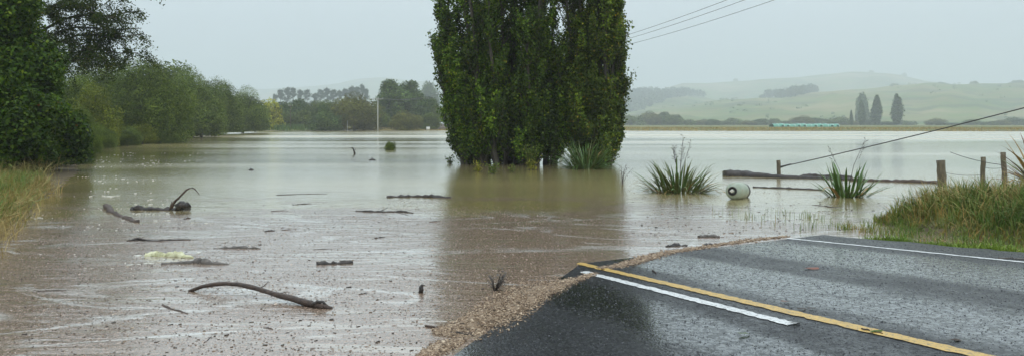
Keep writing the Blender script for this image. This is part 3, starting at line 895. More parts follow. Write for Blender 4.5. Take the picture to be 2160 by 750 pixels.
for i, (px, pt, pw, Y) in enumerate([(212, 262, 60, 60), (268, 268, 56, 66), (300, 262, 60, 72), (345, 266, 56, 74), (372, 262, 44, 84), (186, 258, 52, 48)]):
    tree_px('willow_bush', ['leafy bush beside the shrubs below the vines, on the shore', 'low leafy bush right of the low bright bush', 'leafy bush under the middle of the large willow', 'leafy bush under the right side of the large willow', 'leafy bush behind the right foot of the large willow', 'leafy bush nearest the vine-covered trees on the shore'][i], wG if i == 2 else wB, 4 if i == 2 else 8, 4 if i == 2 else 8, px, pt, pw, Y, -.05, i * 1.3, LW, 'bush')
# the far shore, left of the poplars
FS = 'trees on the far shore'
tree_px('yellow_tree', 'pale yellow tree on the far shore', wY, 6, 7, 568, 210, 56, 205, .4, 0, FS)
tree_px('far_tree', 'grey green hedge tree beside the yellow tree on the far shore', wF, 10, 8, 606, 218, 60, 240, .4, .6, FS)
tree_px('far_tree', 'tall thin-topped grey tree left of the far pole', wF, 10, 8, 632, 212, 50, 250, .4, 1.4, FS)
tree_px('far_tree', 'soft grey tree between the hedge tree and the dark bush', wW, 8, 8, 668, 215, 62, 255, .4, 2.4, FS)
tree_px('far_tree', 'pale grey willow behind the dark round tree on the far shore', wW, 8, 8, 692, 214, 54, 240, .4, 3.1, FS)
tree_px('dark_round_tree', 'dark green rounded tree at the water edge on the far shore', wK, 6, 7, 686, 224, 66, 208, .1, .2, FS)
tree_px('broad_willow', 'large olive dome-shaped willow beside the pale power pole', wD, 8, 9, 748, 200, 108, 215, .2, .9, FS)
tree_px('tall_tree', 'tallest dark green tree on the far shore, left of its pair', wP, 18, 9, 828, 171, 76, 250, .4, .4, FS)
tree_px('tall_tree', 'tall dark green tree on the far shore, right of its pair', wP, 18, 9, 866, 173, 62, 262, .4, 2.0, FS)
tree_px('willow_bush', 'rounded olive bush at the water edge below the tall dark pair', wD, 8, 9, 858, 235, 66, 212, .1, 2.6, FS, 'bush')
tree_px('far_tree', 'grey tree at the far shore just left of the poplars', wF, 10, 8, 900, 208, 56, 245, .4, 3.9, FS)
tree_px('far_tree', 'pale hazy tree far behind, beside the poplars', wF, 10, 8, 905, 176, 48, 760, .5, 5.0, FS)
for i, (px, pt, pw, Y) in enumerate([(560, 236, 50, 210), (590, 236, 60, 222), (640, 234, 64, 224), (780, 226, 60, 238), (800, 236, 50, 236), (905, 240, 44, 228), (935, 225, 60, 240), (980, 220, 70, 250)]):
    tree_px('far_hedge_tree', ORD[i] + ' from the left of the low grey hedge trees in the far shore gaps', wW, 8, 8, px, pt, pw, Y, .4, i * 1.1, 'low hedge trees on the far shore')

# hazy pines behind the far shore
def pine_meshes(seed, h=20, w=8):
    rg = np.random.default_rng(seed)
    C = []
    tr = MB(); tr.tube([[0, 0, -.4], [.1, 0, h * .5], [0, .1, h]], [.4, .25, .06], 6, .05, rg)
    for i in range(46):
        z = h * rg.uniform(.12, .98); u = z / h
        a = rg.uniform(0, 6.28); ln = w * .5 * (1.05 - .75 * u ** 1.6) * rg.uniform(.55, 1.1)
        p1 = np.array([math.cos(a) * ln, math.sin(a) * ln, z + ln * .22])
        tr.tube([[0, 0, z], p1 * [.5, .5, 1], p1], [.08, .06, .02], 4, 0, rg, cap=False)
        n = 75
        f = rg.uniform(.3, 1.05, n)[:, None]
        C.append(np.array([0, 0, z]) * (1 - f) + p1 * f + rg.normal(0, 1, (n, 3)) * [.5, .5, .35])
    C = np.vstack(C)
    V, Q = leaf_quads(C, rg.uniform(.6, 1.2, len(C)) * .85, .4, rg)
    return tr.mesh('trunk', M['bark'], True), mesh_np('crown', V, [Q], M['pine'])
pn = [pine_meshes(61), pine_meshes(62)]
for i, (px, pt, pw) in enumerate([(580, 200, 20), (592, 190, 24), (606, 186, 26), (618, 186, 22), (634, 191, 26), (648, 190, 22), (664, 198, 24), (676, 190, 26), (690, 187, 26), (704, 190, 26), (716, 192, 24), (728, 188, 26), (742, 184, 28), (754, 184, 24), (764, 180, 22), (772, 188, 20)]):
    tree_px('pine_tree', ORD[i] + ' grey hazy pine from the left in the row behind the left shore', pn[i % 2], 20, 8, px, pt, pw * 1.15, 760 + 12 * (i % 3), .5, i * 1.7, 'row of hazy pines')

# three columnar poplars and other trees below the hills on the right
def column_meshes(seed, h=18, w=5, n=9000):
    rg = np.random.default_rng(seed)
    C = []
    tr = MB()
    for k in range(6):
        a = rg.uniform(0, 6.28); r = w * .2 * rg.random() ** .5; hh = h * (1.0 if k == 0 else rg.uniform(.62, .97))
        tr.tube([[0, 0, -.3], [r * math.cos(a), r * math.sin(a), hh * .4], [r * 1.3 * math.cos(a), r * 1.3 * math.sin(a), hh * .95]], [.25, .14, .03], 5, .05, rg)
        m_ = n // 6
        z = hh * rg.random(m_) ** .85
        rad = w * .34 * np.sin(np.clip(z / hh, .06, 1) * math.pi * .82 + .35) * np.sqrt(rg.random(m_)) * rg.uniform(.7, 1.2, m_)
        b_ = rg.uniform(0, 6.28, m_)
        C.append(np.stack([r * math.cos(a) * np.minimum(1, z / hh * 2) + rad * np.cos(b_), r * math.sin(a) * np.minimum(1, z / hh * 2) + rad * np.sin(b_), z + .1], -1))
    C = np.vstack(C)
    V, Q = leaf_quads(C, rg.uniform(.6, 1.3, len(C)) * .6, .6, rg)
    return tr.mesh('trunk', M['bark'], True), mesh_np('crown', V, [Q], M['dark_tree'])
cA, cB, cC = column_meshes(71, n=11000), column_meshes(72, n=12000), column_meshes(75, n=11000)
cg = 'columnar poplars below the hills'
tree_px('columnar_poplar', 'narrow hazy poplar below the hills, leftmost of three columns', cA, 18, 5, 1818, 212, 20, 680, .5, 0, cg)
tree_px('columnar_poplar', 'broad hazy poplar below the hills, middle of three columns', cB, 18, 5, 1849, 201, 30, 680, .5, 1, cg)
tree_px('columnar_poplar', 'hazy poplar below the hills, rightmost of three columns', cC, 18, 5, 1893, 198, 30, 670, .5, 2.2, cg)
tree_px('columnar_poplar', 'tiny thin poplar left of the three columns', cB, 18, 5, 1796, 232, 9, 690, .5, 3, cg)
tree_px('far_tree', 'pale round tree rising behind the leftmost columnar poplar', wF, 10, 8, 1819, 198, 26, 900, 3.0, 1, 'trees below the hills')

HG = 'hedge shrubs below the hills'
rg = np.random.default_rng(8)
shr = [(1330, 240, 60), (1372, 236, 46), (1400, 232, 34), (1420, 244, 40), (1448, 250, 36), (1482, 249, 36), (1505, 252, 30), (1525, 250, 34), (1548, 251, 36), (1580, 252, 30), (1604, 248, 34), (1634, 250, 26), (1655, 250, 30),
       (1690, 247, 50), (1722, 247, 50), (1750, 250, 40), (1775, 247, 50), (1800, 250, 40), (1835, 254, 40), (1870, 254, 40), (1910, 252, 40), (1975, 250, 40), (2010, 254, 40), (2050, 254, 34), (2085, 254, 34), (2110, 250, 40), (2140, 248, 44), (2175, 250, 40)]
for i, (px, pt, pw) in enumerate(shr):
    tree_px('hedge_shrub', ORD[i] + ' hazy shrub from the left in the hedge line below the green hills', [wS, wW, wF, wD][i * 7 % 4], [3, 8, 10, 8][i * 7 % 4], [4.2, 8, 8, 9][i * 7 % 4], px, pt + [3, 0, 5, -2, 2][i % 5], pw, 690 + 25 * (i % 3), .7, i * .9, HG, 'shrub')
tag_trees = [(1887, 176, 16, HN, 1985), (1986, 173, 18, HN, 1985), (2056, 171, 16, HN, 1985), (2146, 169, 24, HN, 1985), (1608, 199, 14, HN, 1985), (1570, 258, 0, None, 0)]
for i, (px, pt, pw, fn, Y) in enumerate(tag_trees):
    if not fn: continue
    x = (px - CX) / F * Y
    tree_px('ridge_tree', ['hazy clump on the near ridge, leftmost of the four on the skyline', 'hazy clump second along the near ridge skyline', 'small hazy clump third along the near ridge skyline', 'hazy round clump on the ridge at the right edge', 'small hazy clump left of the hillside wood'][i],
            wS, 3, 4.2, px, pt, pw, Y, float(fn(np.array(x), np.array(float(Y)))) - .6, i, 'clumps on the ridge')
for i, px in enumerate((1552, 1838, 1908)):
    Y = 3680; x = (px - CX) / F * Y
    z = float(HF(np.array(x), np.array(float(Y)))) - .6
    place_tree('far_ridge_tree', ['faint tree on the far skyline left of the hillside wood', 'faint low tree on top of the far ridge', 'faint tree on the far ridge before it drops'][i], 'tree', wS, (x, Y, z), (5.2, 5.2, 5.2), i, 'trees on the far ridge')

# far-off woods that read as one mass
def wood(name, label, fn, px0, px1, Y0, Y1, n, hh, seed, cond=None):
    rg = np.random.default_rng(seed); C = []
    for i in range(n):
        px = rg.uniform(px0, px1); Y = rg.uniform(Y0, Y1)
        if cond and not cond(px, Y): continue
        x = (px - CX) / F * Y; z = float(fn(np.array(x), np.array(Y)))
        h = hh * rg.uniform(.6, 1.15); m_ = 70
        d = unit(rg.normal(size=(m_, 3))) * rg.uniform(.5, 1, (m_, 1))
        C.append(np.array([x, Y, z + h * .5]) + d * [h * .42, h * .42, h * .52])
    C = np.vstack(C)
    V, Q = leaf_quads(C, rg.uniform(.6, 1.3, len(C)) * 5.0, .7, rg)
    tag(obj(name, mesh_np(name, V, [Q], M['pine'])), label, 'wood', kind='stuff')
wood('hillside_wood', 'grey hazy wood covering the hill right of the poplars', HM, 1180, 1495, 1500, 2510, 900, 22, 81, lambda px, Y: Y > 1500 + max(0, px - 1310) / 185 * 950)
wood('hilltop_wood', 'small hazy blue wood on the crest of the near hill', HN, 1612, 1722, 1570, 1970, 190, 20, 82, lambda px, Y: Y > 1970 - (1 - abs(px - 1675) / 62) * 370)

# ------------------------------------------------------------------ grass and reeds (nobody could count the blades)
def blades(name, label, base, ln, width, mat, seed, lean=.35, cat='grass', wind=(0, 0)):
    rg = np.random.default_rng(seed)
    base = np.asarray(base, float); n = len(base)
    ln = np.broadcast_to(ln, (n,)) * rg.uniform(.6, 1.25, n)
    az = rg.uniform(0, 6.28, n)
    l = np.abs(rg.normal(0, lean, n)) + .08
    d = np.stack([np.cos(az) * l + wind[0], np.sin(az) * l + wind[1], np.ones(n)], -1)
    hz = np.stack([d[:, 0], d[:, 1], np.zeros(n)], -1)
    sa = rg.uniform(0, 6.28, n)
    side = np.stack([np.cos(sa), np.sin(sa), np.zeros(n)], -1) * (width * rg.uniform(.6, 1.3, n))[:, None] / 2
    up = np.array([0, 0, 1.0])
    def pt(f):
        return base + ln[:, None] * (hz * f ** 2 + up * (f - .35 * np.minimum(l, 1.2)[:, None] * f ** 3))
    p0, p1, p2, p3 = base - up * .03, pt(.4), pt(.75), pt(1.0)
    V = np.stack([p0 - side, p0 + side, p1 - side * .9, p1 + side * .9, p2 - side * .6, p2 + side * .6, p3], 1).reshape(-1, 3)
    o = np.arange(n)[:, None] * 7
    Q = np.concatenate([o + [0, 1, 3, 2], o + [2, 3, 5, 4]])
    T = o + [4, 5, 6]
    return tag(obj(name, mesh_np(name, V, [Q, T], M[mat])), label, cat, kind='stuff')

def gpts(s, c):
    x, y = to_xy(s, c)
    return np.stack([x, y, ground_z(x, y)], -1)

rg = np.random.default_rng(14)
# long grass on the bank beside the road, in tufts
def tufts(nt_, per, s0, s1, c0, c1, spread):
    ts, tc = rg.uniform(s0, s1, nt_), rg.uniform(c0, c1, nt_)
    k = np.repeat(np.arange(nt_), per)
    return ts[k] + rg.normal(0, spread, len(k)), tc[k] + rg.normal(0, spread, len(k)), rg.uniform(.6, 1.2, nt_)[k]
S, C_, hh = tufts(2300, 28, -11, 2.4, 5.95, 12.2, .13)
p = gpts(S, C_); ok = p[:, 2] > -.02
blades('long_grass', 'long green grass on the bank beside the road', p[ok], .42 * hh[ok] * (.42 + .58 * smooth(.02, .3, p[ok][:, 2])), .015, 'grass_long', 15, .9)
S, C_, hh = tufts(820, 14, -11, 2.4, 6.2, 12.2, .15)
p = gpts(S, C_); ok = p[:, 2] > .03
blades('dry_bank_grass', 'dry straw-coloured stalks among the grass on the right bank', p[ok], .52 * hh[ok] * (.4 + .6 * smooth(.02, .3, p[ok][:, 2])), .01, 'grass_dry', 16, .95)
S, C_, hh = tufts(1100, 26, -11, 1.2, 4.95, 5.7, .07)
p = gpts(S, C_); ok = p[:, 2] > -.02
blades('verge_grass', 'short bright green grass on the verge along the white edge line', p[ok], .12 * hh[ok], .012, 'grass_low', 17, .6)
S, C_, hh = tufts(240, 22, -11, 1.8, 5.5, 6.6, .1)
p = gpts(S, C_); p[:, 2] = np.maximum(p[:, 2], 0)
blades('ditch_grass', 'thin muddy grass in the ditch between the verge and the bank', p, .12 * hh, .01, 'grass_long', 18, .6)
S, C_, hh = tufts(26, 9, .6, 4.2, 4.7, 6.7, .12)
p = gpts(S, C_); p[:, 2] = 0
blades('flooded_reeds', 'sparse grass blades poking out of the flood beyond the road edge', p, .17 * hh, .008, 'grass_long', 19, .35)
# left bank
rg = np.random.default_rng(24)
def px_pts(n, poly, rg):
    poly = np.array([P(*q)[:2] for q in poly])
    lo, hi = poly.min(0), poly.max(0); out = []
    while sum(len(o) for o in out) < n:
        q = rg.uniform(lo, hi, (n, 2)); ins = np.zeros(n, bool); m_ = len(poly)
        for i in range(m_):
            a, b_ = poly[i], poly[(i + 1) % m_]
            cnd = (a[1] > q[:, 1]) != (b_[1] > q[:, 1])
            ins ^= cnd & (q[:, 0] < a[0] + (q[:, 1] - a[1]) / (b_[1] - a[1] + 1e-12) * (b_[0] - a[0]))
        out.append(q[ins])
    q = np.vstack(out)[:n]
    return q
def clump(q, per, spread):
    k = np.repeat(np.arange(len(q)), per)
    q = q[k] + rg.normal(0, spread, (len(k), 2))
    z = np.maximum(ground_z(q[:, 0], q[:, 1]), -.02)
    return np.concatenate([q, z[:, None]], 1)
q = clump(px_pts(900, [(-130, 560), (-40, 512), (-10, 486), (18, 456), (44, 430), (80, 408), (84, 398), (50, 388), (-60, 386)], rg), 17, .2)
blades('dry_bank_grass', 'long golden dry grass on the left bank hanging to the water', q, .38, .011, 'grass_dry', 25, 1.0, wind=(.25, -.1))
q = clump(px_pts(420, [(-150, 530), (-20, 480), (24, 440), (60, 412), (50, 388), (-90, 392)], rg), 24, .22)
blades('long_grass', 'green grass and weeds on the left bank behind the dry grass', q, .45, .014, 'grass_long', 26, .8)
q = clump(px_pts(60, [(-40, 386), (50, 396), (90, 385), (110, 365), (20, 355)], rg), 14, .3)
blades('dead_stalks', 'grey dead stalks tangled at the foot of the left bushes', q, .7, .01, 'grass_mixed', 27, .9)
# far shores
q = clump(px_pts(420, [(400, 281), (470, 278.6), (540, 277.4), (680, 276.4), (670, 273), (540, 273), (430, 276)], rg), 22, .9)
blades('shore_reeds', 'green reeds along the far left shore', q, 1.5, .09, 'grass_green', 28, .3)
q = clump(px_pts(420, [(1300, 276.2), (1650, 276.4), (2170, 277.4), (2170, 275.6), (1650, 274.8), (1300, 274.6)], rg), 18, 1.2)
blades('field_edge_grass', 'rough yellowish grass along the far field edge', q, .55, .1, 'grass_dry', 29, .5)
q = clump(px_pts(240, [(690, 276.3), (740, 275.8), (890, 275.4), (960, 275.5), (960, 274), (690, 274)], rg), 14, 1.2)
blades('field_edge_grass', 'pale grass along the far shore below the power pole', q, .4, .1, 'grass_dry', 30, .5)

# ------------------------------------------------------------------ shrubs standing in the water
wV = round_tree_meshes(51, 2.4, 3, 15000, .1, 'vine', .5, 14)
tree_px('shore_shrub', 'low glossy green shrub at the water edge below the vines', wV, 2.4, 3, 158, 286, 70, 35.5, -.05, 0, 'shrubs at the foot of the left trees', 'shrub')
tree_px('shore_shrub', 'wide dark green shrub behind the dead stalks on the left bank', wV, 2.4, 3, 62, 288, 125, 29, .1, 1.4, 'shrubs at the foot of the left trees', 'shrub')
tree_px('shore_shrub', 'dark shrub between the two vine-covered trees and the water', wV, 2.4, 3, 112, 262, 90, 33, .05, 2.4, 'shrubs at the foot of the left trees', 'shrub')
tree_px('drowned_shrub', 'small dark bush alone in the open flood', wS, 3, 4.2, 823, 299, 22, 54.5, -.05, 0, 'drowned shrubs', 'shrub')
tree_px('drowned_shrub', 'small green bush in the flood near the left shore', wS, 3, 4.2, 411, 269, 30, 120, -.05, 1, 'drowned shrubs', 'shrub')

def sapling(label, px, pbase, ptop, pw, mat, n, seed, size=.07, stems=7):
    rg = np.random.default_rng(seed)
    b = P(px, pbase); Y = b[1]
    h = (pbase - ptop) / F * Y; w = pw / F * Y
    t = thing('flooded_sapling', label, 'sapling', b, group='saplings and weeds at the foot of the poplars')
    tr = MB(); C = []
    for i in range(stems):
        a = rg.uniform(0, 6.28); r = w * .5 * rg.random() ** .5
        e = np.array([math.cos(a) * r, math.sin(a) * r, h * rg.uniform(.6, 1)])
        tr.tube([[e[0] * .2, e[1] * .2, -.15], e * [.6, .6, .5], e], [.012, .009, .004], 4, 0, rg, cap=False)
        f = rg.uniform(.1, 1, n // stems)[:, None]
        C.append(e * f * np.array([1, 1, 1]) * (.3 + .7 * f ** .5) + rg.normal(0, .05, (n // stems, 3)) * [1.3, 1.3, .8])
    C = np.vstack(C); C = C[C[:, 2] > .01]
    V, Q = leaf_quads(C, rg.uniform(.7, 1.3, len(C)) * size, .45, rg, .1)
    obj('stems', tr.mesh('stems', M['twig']), t)
    obj('leaves', mesh_np('leaves', V, [Q], M[mat]), t)
sapling('upright pale green sapling in front of the broad poplar', 1119, 352, 302, 40, 'weed', 700, 91, .09, 10)
sapling('low yellow weed at the poplar foot, leftmost', 1008, 362, 338, 34, 'weed_yellow', 260, 92)
sapling('low yellow green weed second from left at the poplar foot', 1040, 367, 342, 30, 'weed', 300, 93)
sapling('tiny green weed between the low weeds and the upright sapling', 1078, 364, 344, 14, 'weed', 110, 94, .07, 4)
sapling('golden leafed low shoot in front of the upright sapling', 1122, 358, 334, 28, 'weed_yellow', 260, 95)
sapling('sparse dark sprig reaching out left of the broad poplar', 950, 345, 326, 26, 'poplar', 120, 96, .1, 5)

# lone thin plant with seed heads in open water
rg = np.random.default_rng(97)
b = P(1312, 388); t = thing('thin_seed_plant', 'thin dark seeding plant alone in the water left of the flax', 'plant', b)
tr = MB(); C = []
for i in range(7):
    e = np.array([rg.uniform(-.15, .3), rg.uniform(-.1, .1), rg.uniform(.3, .68)])
    tr.tube([[0, 0, -.1], e * [.4, .4, .55], e], [.006, .005, .003], 4, 0, rg, cap=False)
    for f in np.linspace(.45, 1, 9):
        C.append(e * [f, f, f ** .9] + rg.normal(0, .022, 3))
V, Q = leaf_quads(np.array(C), .035, .7, rg)
obj('stems', tr.mesh('stems', M['twig']), t); tag(obj('seed_heads', mesh_np('seed_heads', V, [Q], M['twig']), t), kind='stuff')

# ------------------------------------------------------------------ flax
def flax_leaf(mat, bend, L=1.0, w=.06, name='leaf'):
    n = 7; u = np.linspace(0, 1, n)
    ang = bend * u ** 1.6
    dz = np.cos(ang); dx = np.sin(ang)
    x = np.concatenate([[0], np.cumsum((dx[1:] + dx[:-1]) / 2 / (n - 1))]) * L
    z = np.concatenate([[0], np.cumsum((dz[1:] + dz[:-1]) / 2 / (n - 1))]) * L
    ww = w * np.array([.75, .95, 1.0, .95, .8, .5, .04]) / 2
    V = []
    for i in range(n):
        nx, nz = -math.cos(ang[i]), math.sin(ang[i])
        V += [[x[i], -ww[i], z[i]], [x[i] - nx * -.3 * ww[i], 0, z[i] - .3 * ww[i] * nz], [x[i], ww[i], z[i]]]
    Q = []
    for i in range(n - 1):
        a = i * 3
        Q += [[a, a + 1, a + 4, a + 3], [a + 1, a + 2, a + 5, a + 4]]
    return mesh_np(name, V, [Q], M[mat], True)

def flax(label, base, nleaf, height, width, seed, mats, tilt_max=1.0, lw=1.0, dead=.1, stalks=0, bends=(.2, .5, .9, 1.4)):
    rg = np.random.default_rng(seed)
    t = thing('flax_bush', label, 'flax', base, group='flax bushes in the flood')
    meshes = {m_: [flax_leaf(m_, b_) for b_ in bends] for m_ in mats}
    dm = [flax_leaf('flax_dead', b_) for b_ in (1.1, 1.8)]
    for i in range(nleaf):
        u = rg.random()
        tilt = tilt_max * u ** .8
        az = rg.uniform(0, 6.28)
        isdead = rg.random() < dead
        me = dm[rg.integers(2)] if isdead else meshes[mats[rg.integers(len(mats))]][rg.integers(len(bends))]
        ln = height * rg.uniform(.7, 1.1) * (1.0 - .12 * u)
        o = bpy.data.objects.new('leaf', me); COL.objects.link(o); o.parent = t
        r = width * .22 * rg.random() ** .5
        o.location = (r * math.cos(az), r * math.sin(az) * .8, -.12)
        o.rotation_euler = (rg.normal(0, .08), tilt + (.35 if isdead else 0), az)
        o.scale = (ln, ln * lw * rg.uniform(.8, 1.25), ln)
    for k in range(stalks):
        sm = MB(); hh_ = height * rg.uniform(1.05, 1.35); a = rg.uniform(-1.0, 1.0) * .3
        e = np.array([a * hh_ * 1.3, rg.uniform(-.1, .1), hh_])
        sm.tube([[0, 0, -.05], e * [.4, .5, .55], e], [.007, .006, .003], 5, 0, rg)
        for f in np.linspace(.66, 1, 8):
            pp = e * [f, f, f]; dd = np.array([rg.uniform(-.09, .09), rg.uniform(-.06, .06), .05])
            sm.tube([pp, pp + dd * .6, pp + dd], [.003, .008, .002], 5, 0, rg)
        obj('flower_stalk', sm.mesh('flower_stalk', M['flax_stalk']), t)
    return t
flax('large olive flax bush in the flood, left of the pale gas cylinder', P(1432, 404), 298, 1.08, 2.6, 101, ['flax_olive', 'flax', 'flax_olive'], 1.45, .8, .2, 6)
flax('smaller upright green flax in front of the drifted log', P(1785, 414), 90, 1.05, 1.5, 102, ['flax', 'flax'], 1.0, 1.0, .22, 2, (.1, .2, .4, .8))
flax('reddish brown spiky flax at the right edge behind the bank', np.array([13.6, 20.6, .2]), 110, 1.6, 1.1, 103, ['flax_red', 'flax_olive', 'flax_dead'], 1.3, .85, .15, 0)
flax('tall fountain of green tussock leaves at the foot of the slimmer poplar', P(1236, 355), 298, 1.5, 2.6, 104, ['flax', 'flax', 'flax_olive'], 1.25, .5, .06, 0, (.3, .8, 1.3, 1.8))

# ------------------------------------------------------------------ driftwood
def water_path(pts):
    """list of (px, py) or (px, py, ground row): a point above the water keeps the distance of its ground row"""
    out = []
    for q in pts:
        if len(q) == 2: out.append(P(q[0], q[1]))
        else: out.append(at(q[0], q[1], P(q[0], q[2])[1]))
    return np.array(out)

def resample(p, n):
    p = np.asarray(p, float)
    d = np.concatenate([[0], np.cumsum(np.linalg.norm(np.diff(p, axis=0), axis=1))])
    t = np.linspace(0, d[-1], n)
    q = np.stack([np.interp(t, d, p[:, k]) for k in range(3)], -1)
    for _ in range(2):
        q[1:-1] = (q[:-2] + 2 * q[1:-1] + q[2:]) / 4
    return q

def drift(name, label, pts, rad, mat='drift_dark', seed=1, rough=.25, n=16, extra=None, zoff=0.0, sides=8, cat='driftwood', wob=.25, group='driftwood on the flood'):
    rg = np.random.default_rng(seed)
    p = water_path(pts); mid = p.mean(0); mid[2] = 0
    q = resample(p, n)
    r = np.interp(np.linspace(0, 1, n), np.linspace(0, 1, len(rad)), rad)
    q[1:-1] += rg.normal(0, 1, (n - 2, 3)) * r[1:-1, None] * wob
    q[:, 2] += zoff
    if not extra:
        mb = MB().tube(q - mid, r, sides, rough, rg)
        return tag(obj(name, mb.mesh(name, M[mat], True), loc=mid), label, cat, group)
    t = thing(name, label, cat, mid, group=group)
    obj('stem', MB().tube(q - mid, r, sides, rough, rg).mesh('stem', M[mat], True), t)
    for (nm, pp, rr, mt) in extra:
        e = resample(water_path(pp), 12) - mid
        r2 = np.interp(np.linspace(0, 1, 12), np.linspace(0, 1, len(rr)), rr)
        e[1:-1] += rg.normal(0, 1, (10, 3)) * r2[1:-1, None] * .2
        obj(nm, MB().tube(e, r2, 7, rough, rg).mesh(nm, M[mt], True), t)
    return t

drift('driftwood_branch', 'long curved brown branch arching out of the scum in the foreground',
      [(398, 614), (425, 603, 613), (460, 597, 615), (500, 598, 620), (540, 607, 626), (590, 622, 634), (640, 635, 643), (670, 644, 649), (700, 650)], [.017, .021, .022, .025, .027, .03, .033, .02], 'drift_brown', 111, .12, 26,
      [('snag', [(660, 640, 648), (678, 634, 648), (692, 644, 649)], [.02, .016, .008], 'drift_dark'), ('twig', [(545, 608, 626), (560, 600, 626), (566, 592, 626)], [.007, .005, .003], 'drift_brown'), ('twig', [(612, 628, 637), (625, 633, 640), (640, 646, 646)], [.008, .006, .003], 'drift_dark')], wob=.06)
drift('driftwood_stump', 'dark waterlogged stump with a thin bent branch standing up from it',
      [(278, 443), (300, 442), (330, 443), (365, 442), (400, 440)], [.085, .055, .045, .07, .09], 'drift_dark', 112, .35, 20,
      [('bent_branch', [(362, 438, 443), (368, 424, 443), (386, 408, 443), (402, 391, 443), (412, 398, 443), (421, 411, 443)], [.03, .024, .02, .016, .012, .006], 'drift_brown'),
       ('root_knot', [(372, 438, 443), (384, 431, 443), (398, 432, 443)], [.05, .085, .05], 'drift_dark'),
       ('stub', [(358, 440, 443), (363, 428, 443), (362, 424, 443)], [.022, .02, .01], 'drift_brown')])
drift('driftwood_log', 'bent reddish brown log pointing at the stump, furthest left', [(224, 436), (235, 447), (255, 457), (275, 463), (289, 468)], [.075, .065, .05, .045, .05], 'drift_brown', 113, .25, 18)
drift('driftwood_log', 'pale cream bark log with a dark patch floating on the scum', [(304, 540), (330, 539), (360, 539), (385, 541), (408, 543)], [.05, .066, .062, .045, .012], 'pale_bark', 114, .12, 20)
drift('driftwood_log', 'dark ragged humped log just below the pale bark log', [(340, 557), (365, 555), (400, 555), (415, 553), (440, 556), (482, 557)], [.02, .03, .035, .055, .035, .012], 'drift_grey', 115, .4, 24)
drift('driftwood_stick', 'knobbly dark stick with a fork above the pale bark log', [(267, 508), (290, 506), (330, 508), (360, 506), (403, 505)], [.012, .02, .016, .02, .01], 'drift_dark', 116, .4, 20,
      [('fork', [(275, 507), (288, 501, 506), (300, 504, 507), (318, 507)], [.012, .014, .012, .006], 'drift_dark')])
drift('driftwood_log', 'thin grey brown log floating right of the pale bark log', [(450, 524), (475, 523), (505, 523), (530, 523), (550, 524)], [.012, .024, .032, .024, .008], 'drift_grey', 117, .4, 18)
drift('driftwood_log', 'short broken plank-like log in the middle of the scum', [(668, 557), (690, 556), (720, 556), (744, 554)], [.035, .03, .028, .022], 'drift_dark', 118, .3, 14,
      [('splinter', [(716, 550), (730, 549), (743, 549)], [.006, .008, .004], 'drift_dark')])
drift('driftwood_stick', 'short brown stick below the long curved branch', [(343, 643), (358, 650), (375, 654), (396, 661)], [.014, .013, .012, .007], 'drift_brown', 119, .25, 12)
drift('driftwood_log', 'long flat dark log at the edge of the scum, left of the poplar reflection', [(816, 416), (850, 415), (885, 415), (920, 416), (952, 417)], [.04, .055, .05, .055, .035], 'drift_dark', 120, .3, 20)
drift('driftwood_stick', 'thin dark twiggy stick below the long flat dark log', [(750, 445), (785, 446), (815, 447), (845, 446), (872, 449)], [.012, .022, .02, .03, .01], 'drift_dark', 121, .4, 20,
      [('twig', [(800, 446), (812, 440, 446), (818, 437, 446)], [.01, .008, .004], 'drift_dark'), ('twig', [(835, 447), (850, 451), (866, 455)], [.01, .008, .004], 'drift_dark')])
drift('driftwood_stick', 'very thin straight pole floating on open water beyond the scum', [(583, 411), (640, 409), (690, 408)], [.014, .012, .008], 'drift_dark', 122, .1, 12, wob=.1)
sticks = [('short dark stick at the scum edge right of the stump', (617, 432), (657, 429), .014), ('tiny straight stick right of the stump', (572, 445), (608, 444), .012), ('tiny dark chip of wood in mid scum', (558, 488), (580, 486), .02), ('small twig right of the tiny dark chip', (594, 485), (625, 483), .012),
          ('thin twig floating above the broken plank-like log', (660, 526), (708, 524), .006), ('thin horizontal twig low at the left', (78, 614), (140, 612), .014), ('reddish twig in the debris right of the curved branch', (757, 620), (775, 617), .01),
          ('short stick on the scum under the white streak', (905, 468), (930, 466), .012), ('dark sliver near the poplar reflection edge', (790, 502), (812, 500), .014), ('small bark strip below the stump', (388, 462), (402, 460), .03), ('tiny branch near the bottom edge left of centre', (430, 722), (446, 708), .006), ('twig knot low in the centre of the scum', (556, 690), (576, 694), .008)]
for i, (lb, a, b_, r) in enumerate(sticks):
    mx = ((a[0] + b_[0]) / 2 + 2, (a[1] + b_[1]) / 2 - .6)
    drift('floating_stick', lb, [a, mx, b_], [r * .7, r, r * .5], ['drift_dark', 'drift_brown'][i % 2], 140 + i, .3, 8, sides=6, group='small sticks on the scum')
drift('floating_stub', 'stubby dark upright piece of wood near the debris bank', [(888, 617), (887, 609, 616), (890, 601, 616)], [.02, .028, .015], 'drift_dark', 160, .35, 8)
# log jam by the fence on the right
drift('drifted_log', 'long dark tree trunk lying across the water behind the gas cylinder', [(1529, 371), (1560, 371), (1600, 373), (1640, 375), (1700, 376), (1740, 377), (1812, 380)], [.22, .18, .13, .1, .085, .08, .07], 'drift_dark', 161, .12, 30, wob=.07, sides=10, cat='log')
drift('drifted_log', 'dark knotted log piled behind the smaller upright flax', [(1685, 373), (1720, 372), (1745, 372), (1775, 373), (1798, 374)], [.05, .09, .1, .075, .04], 'drift_dark', 162, .3, 18, cat='log')
drift('drifted_log', 'thin straight dead pole along the fence line towards the large post', [(1795, 381), (1850, 382), (1910, 384), (1980, 386)], [.075, .075, .08, .07], 'drift_brown', 163, .25, 22, cat='log', wob=.15)
drift('drifted_log', 'slim dark pole floating between the gas cylinder and upright flax', [(1588, 395), (1640, 397), (1690, 399), (1735, 401)], [.035, .04, .04, .03], 'drift_dark', 164, .25, 18, cat='log', wob=.15)
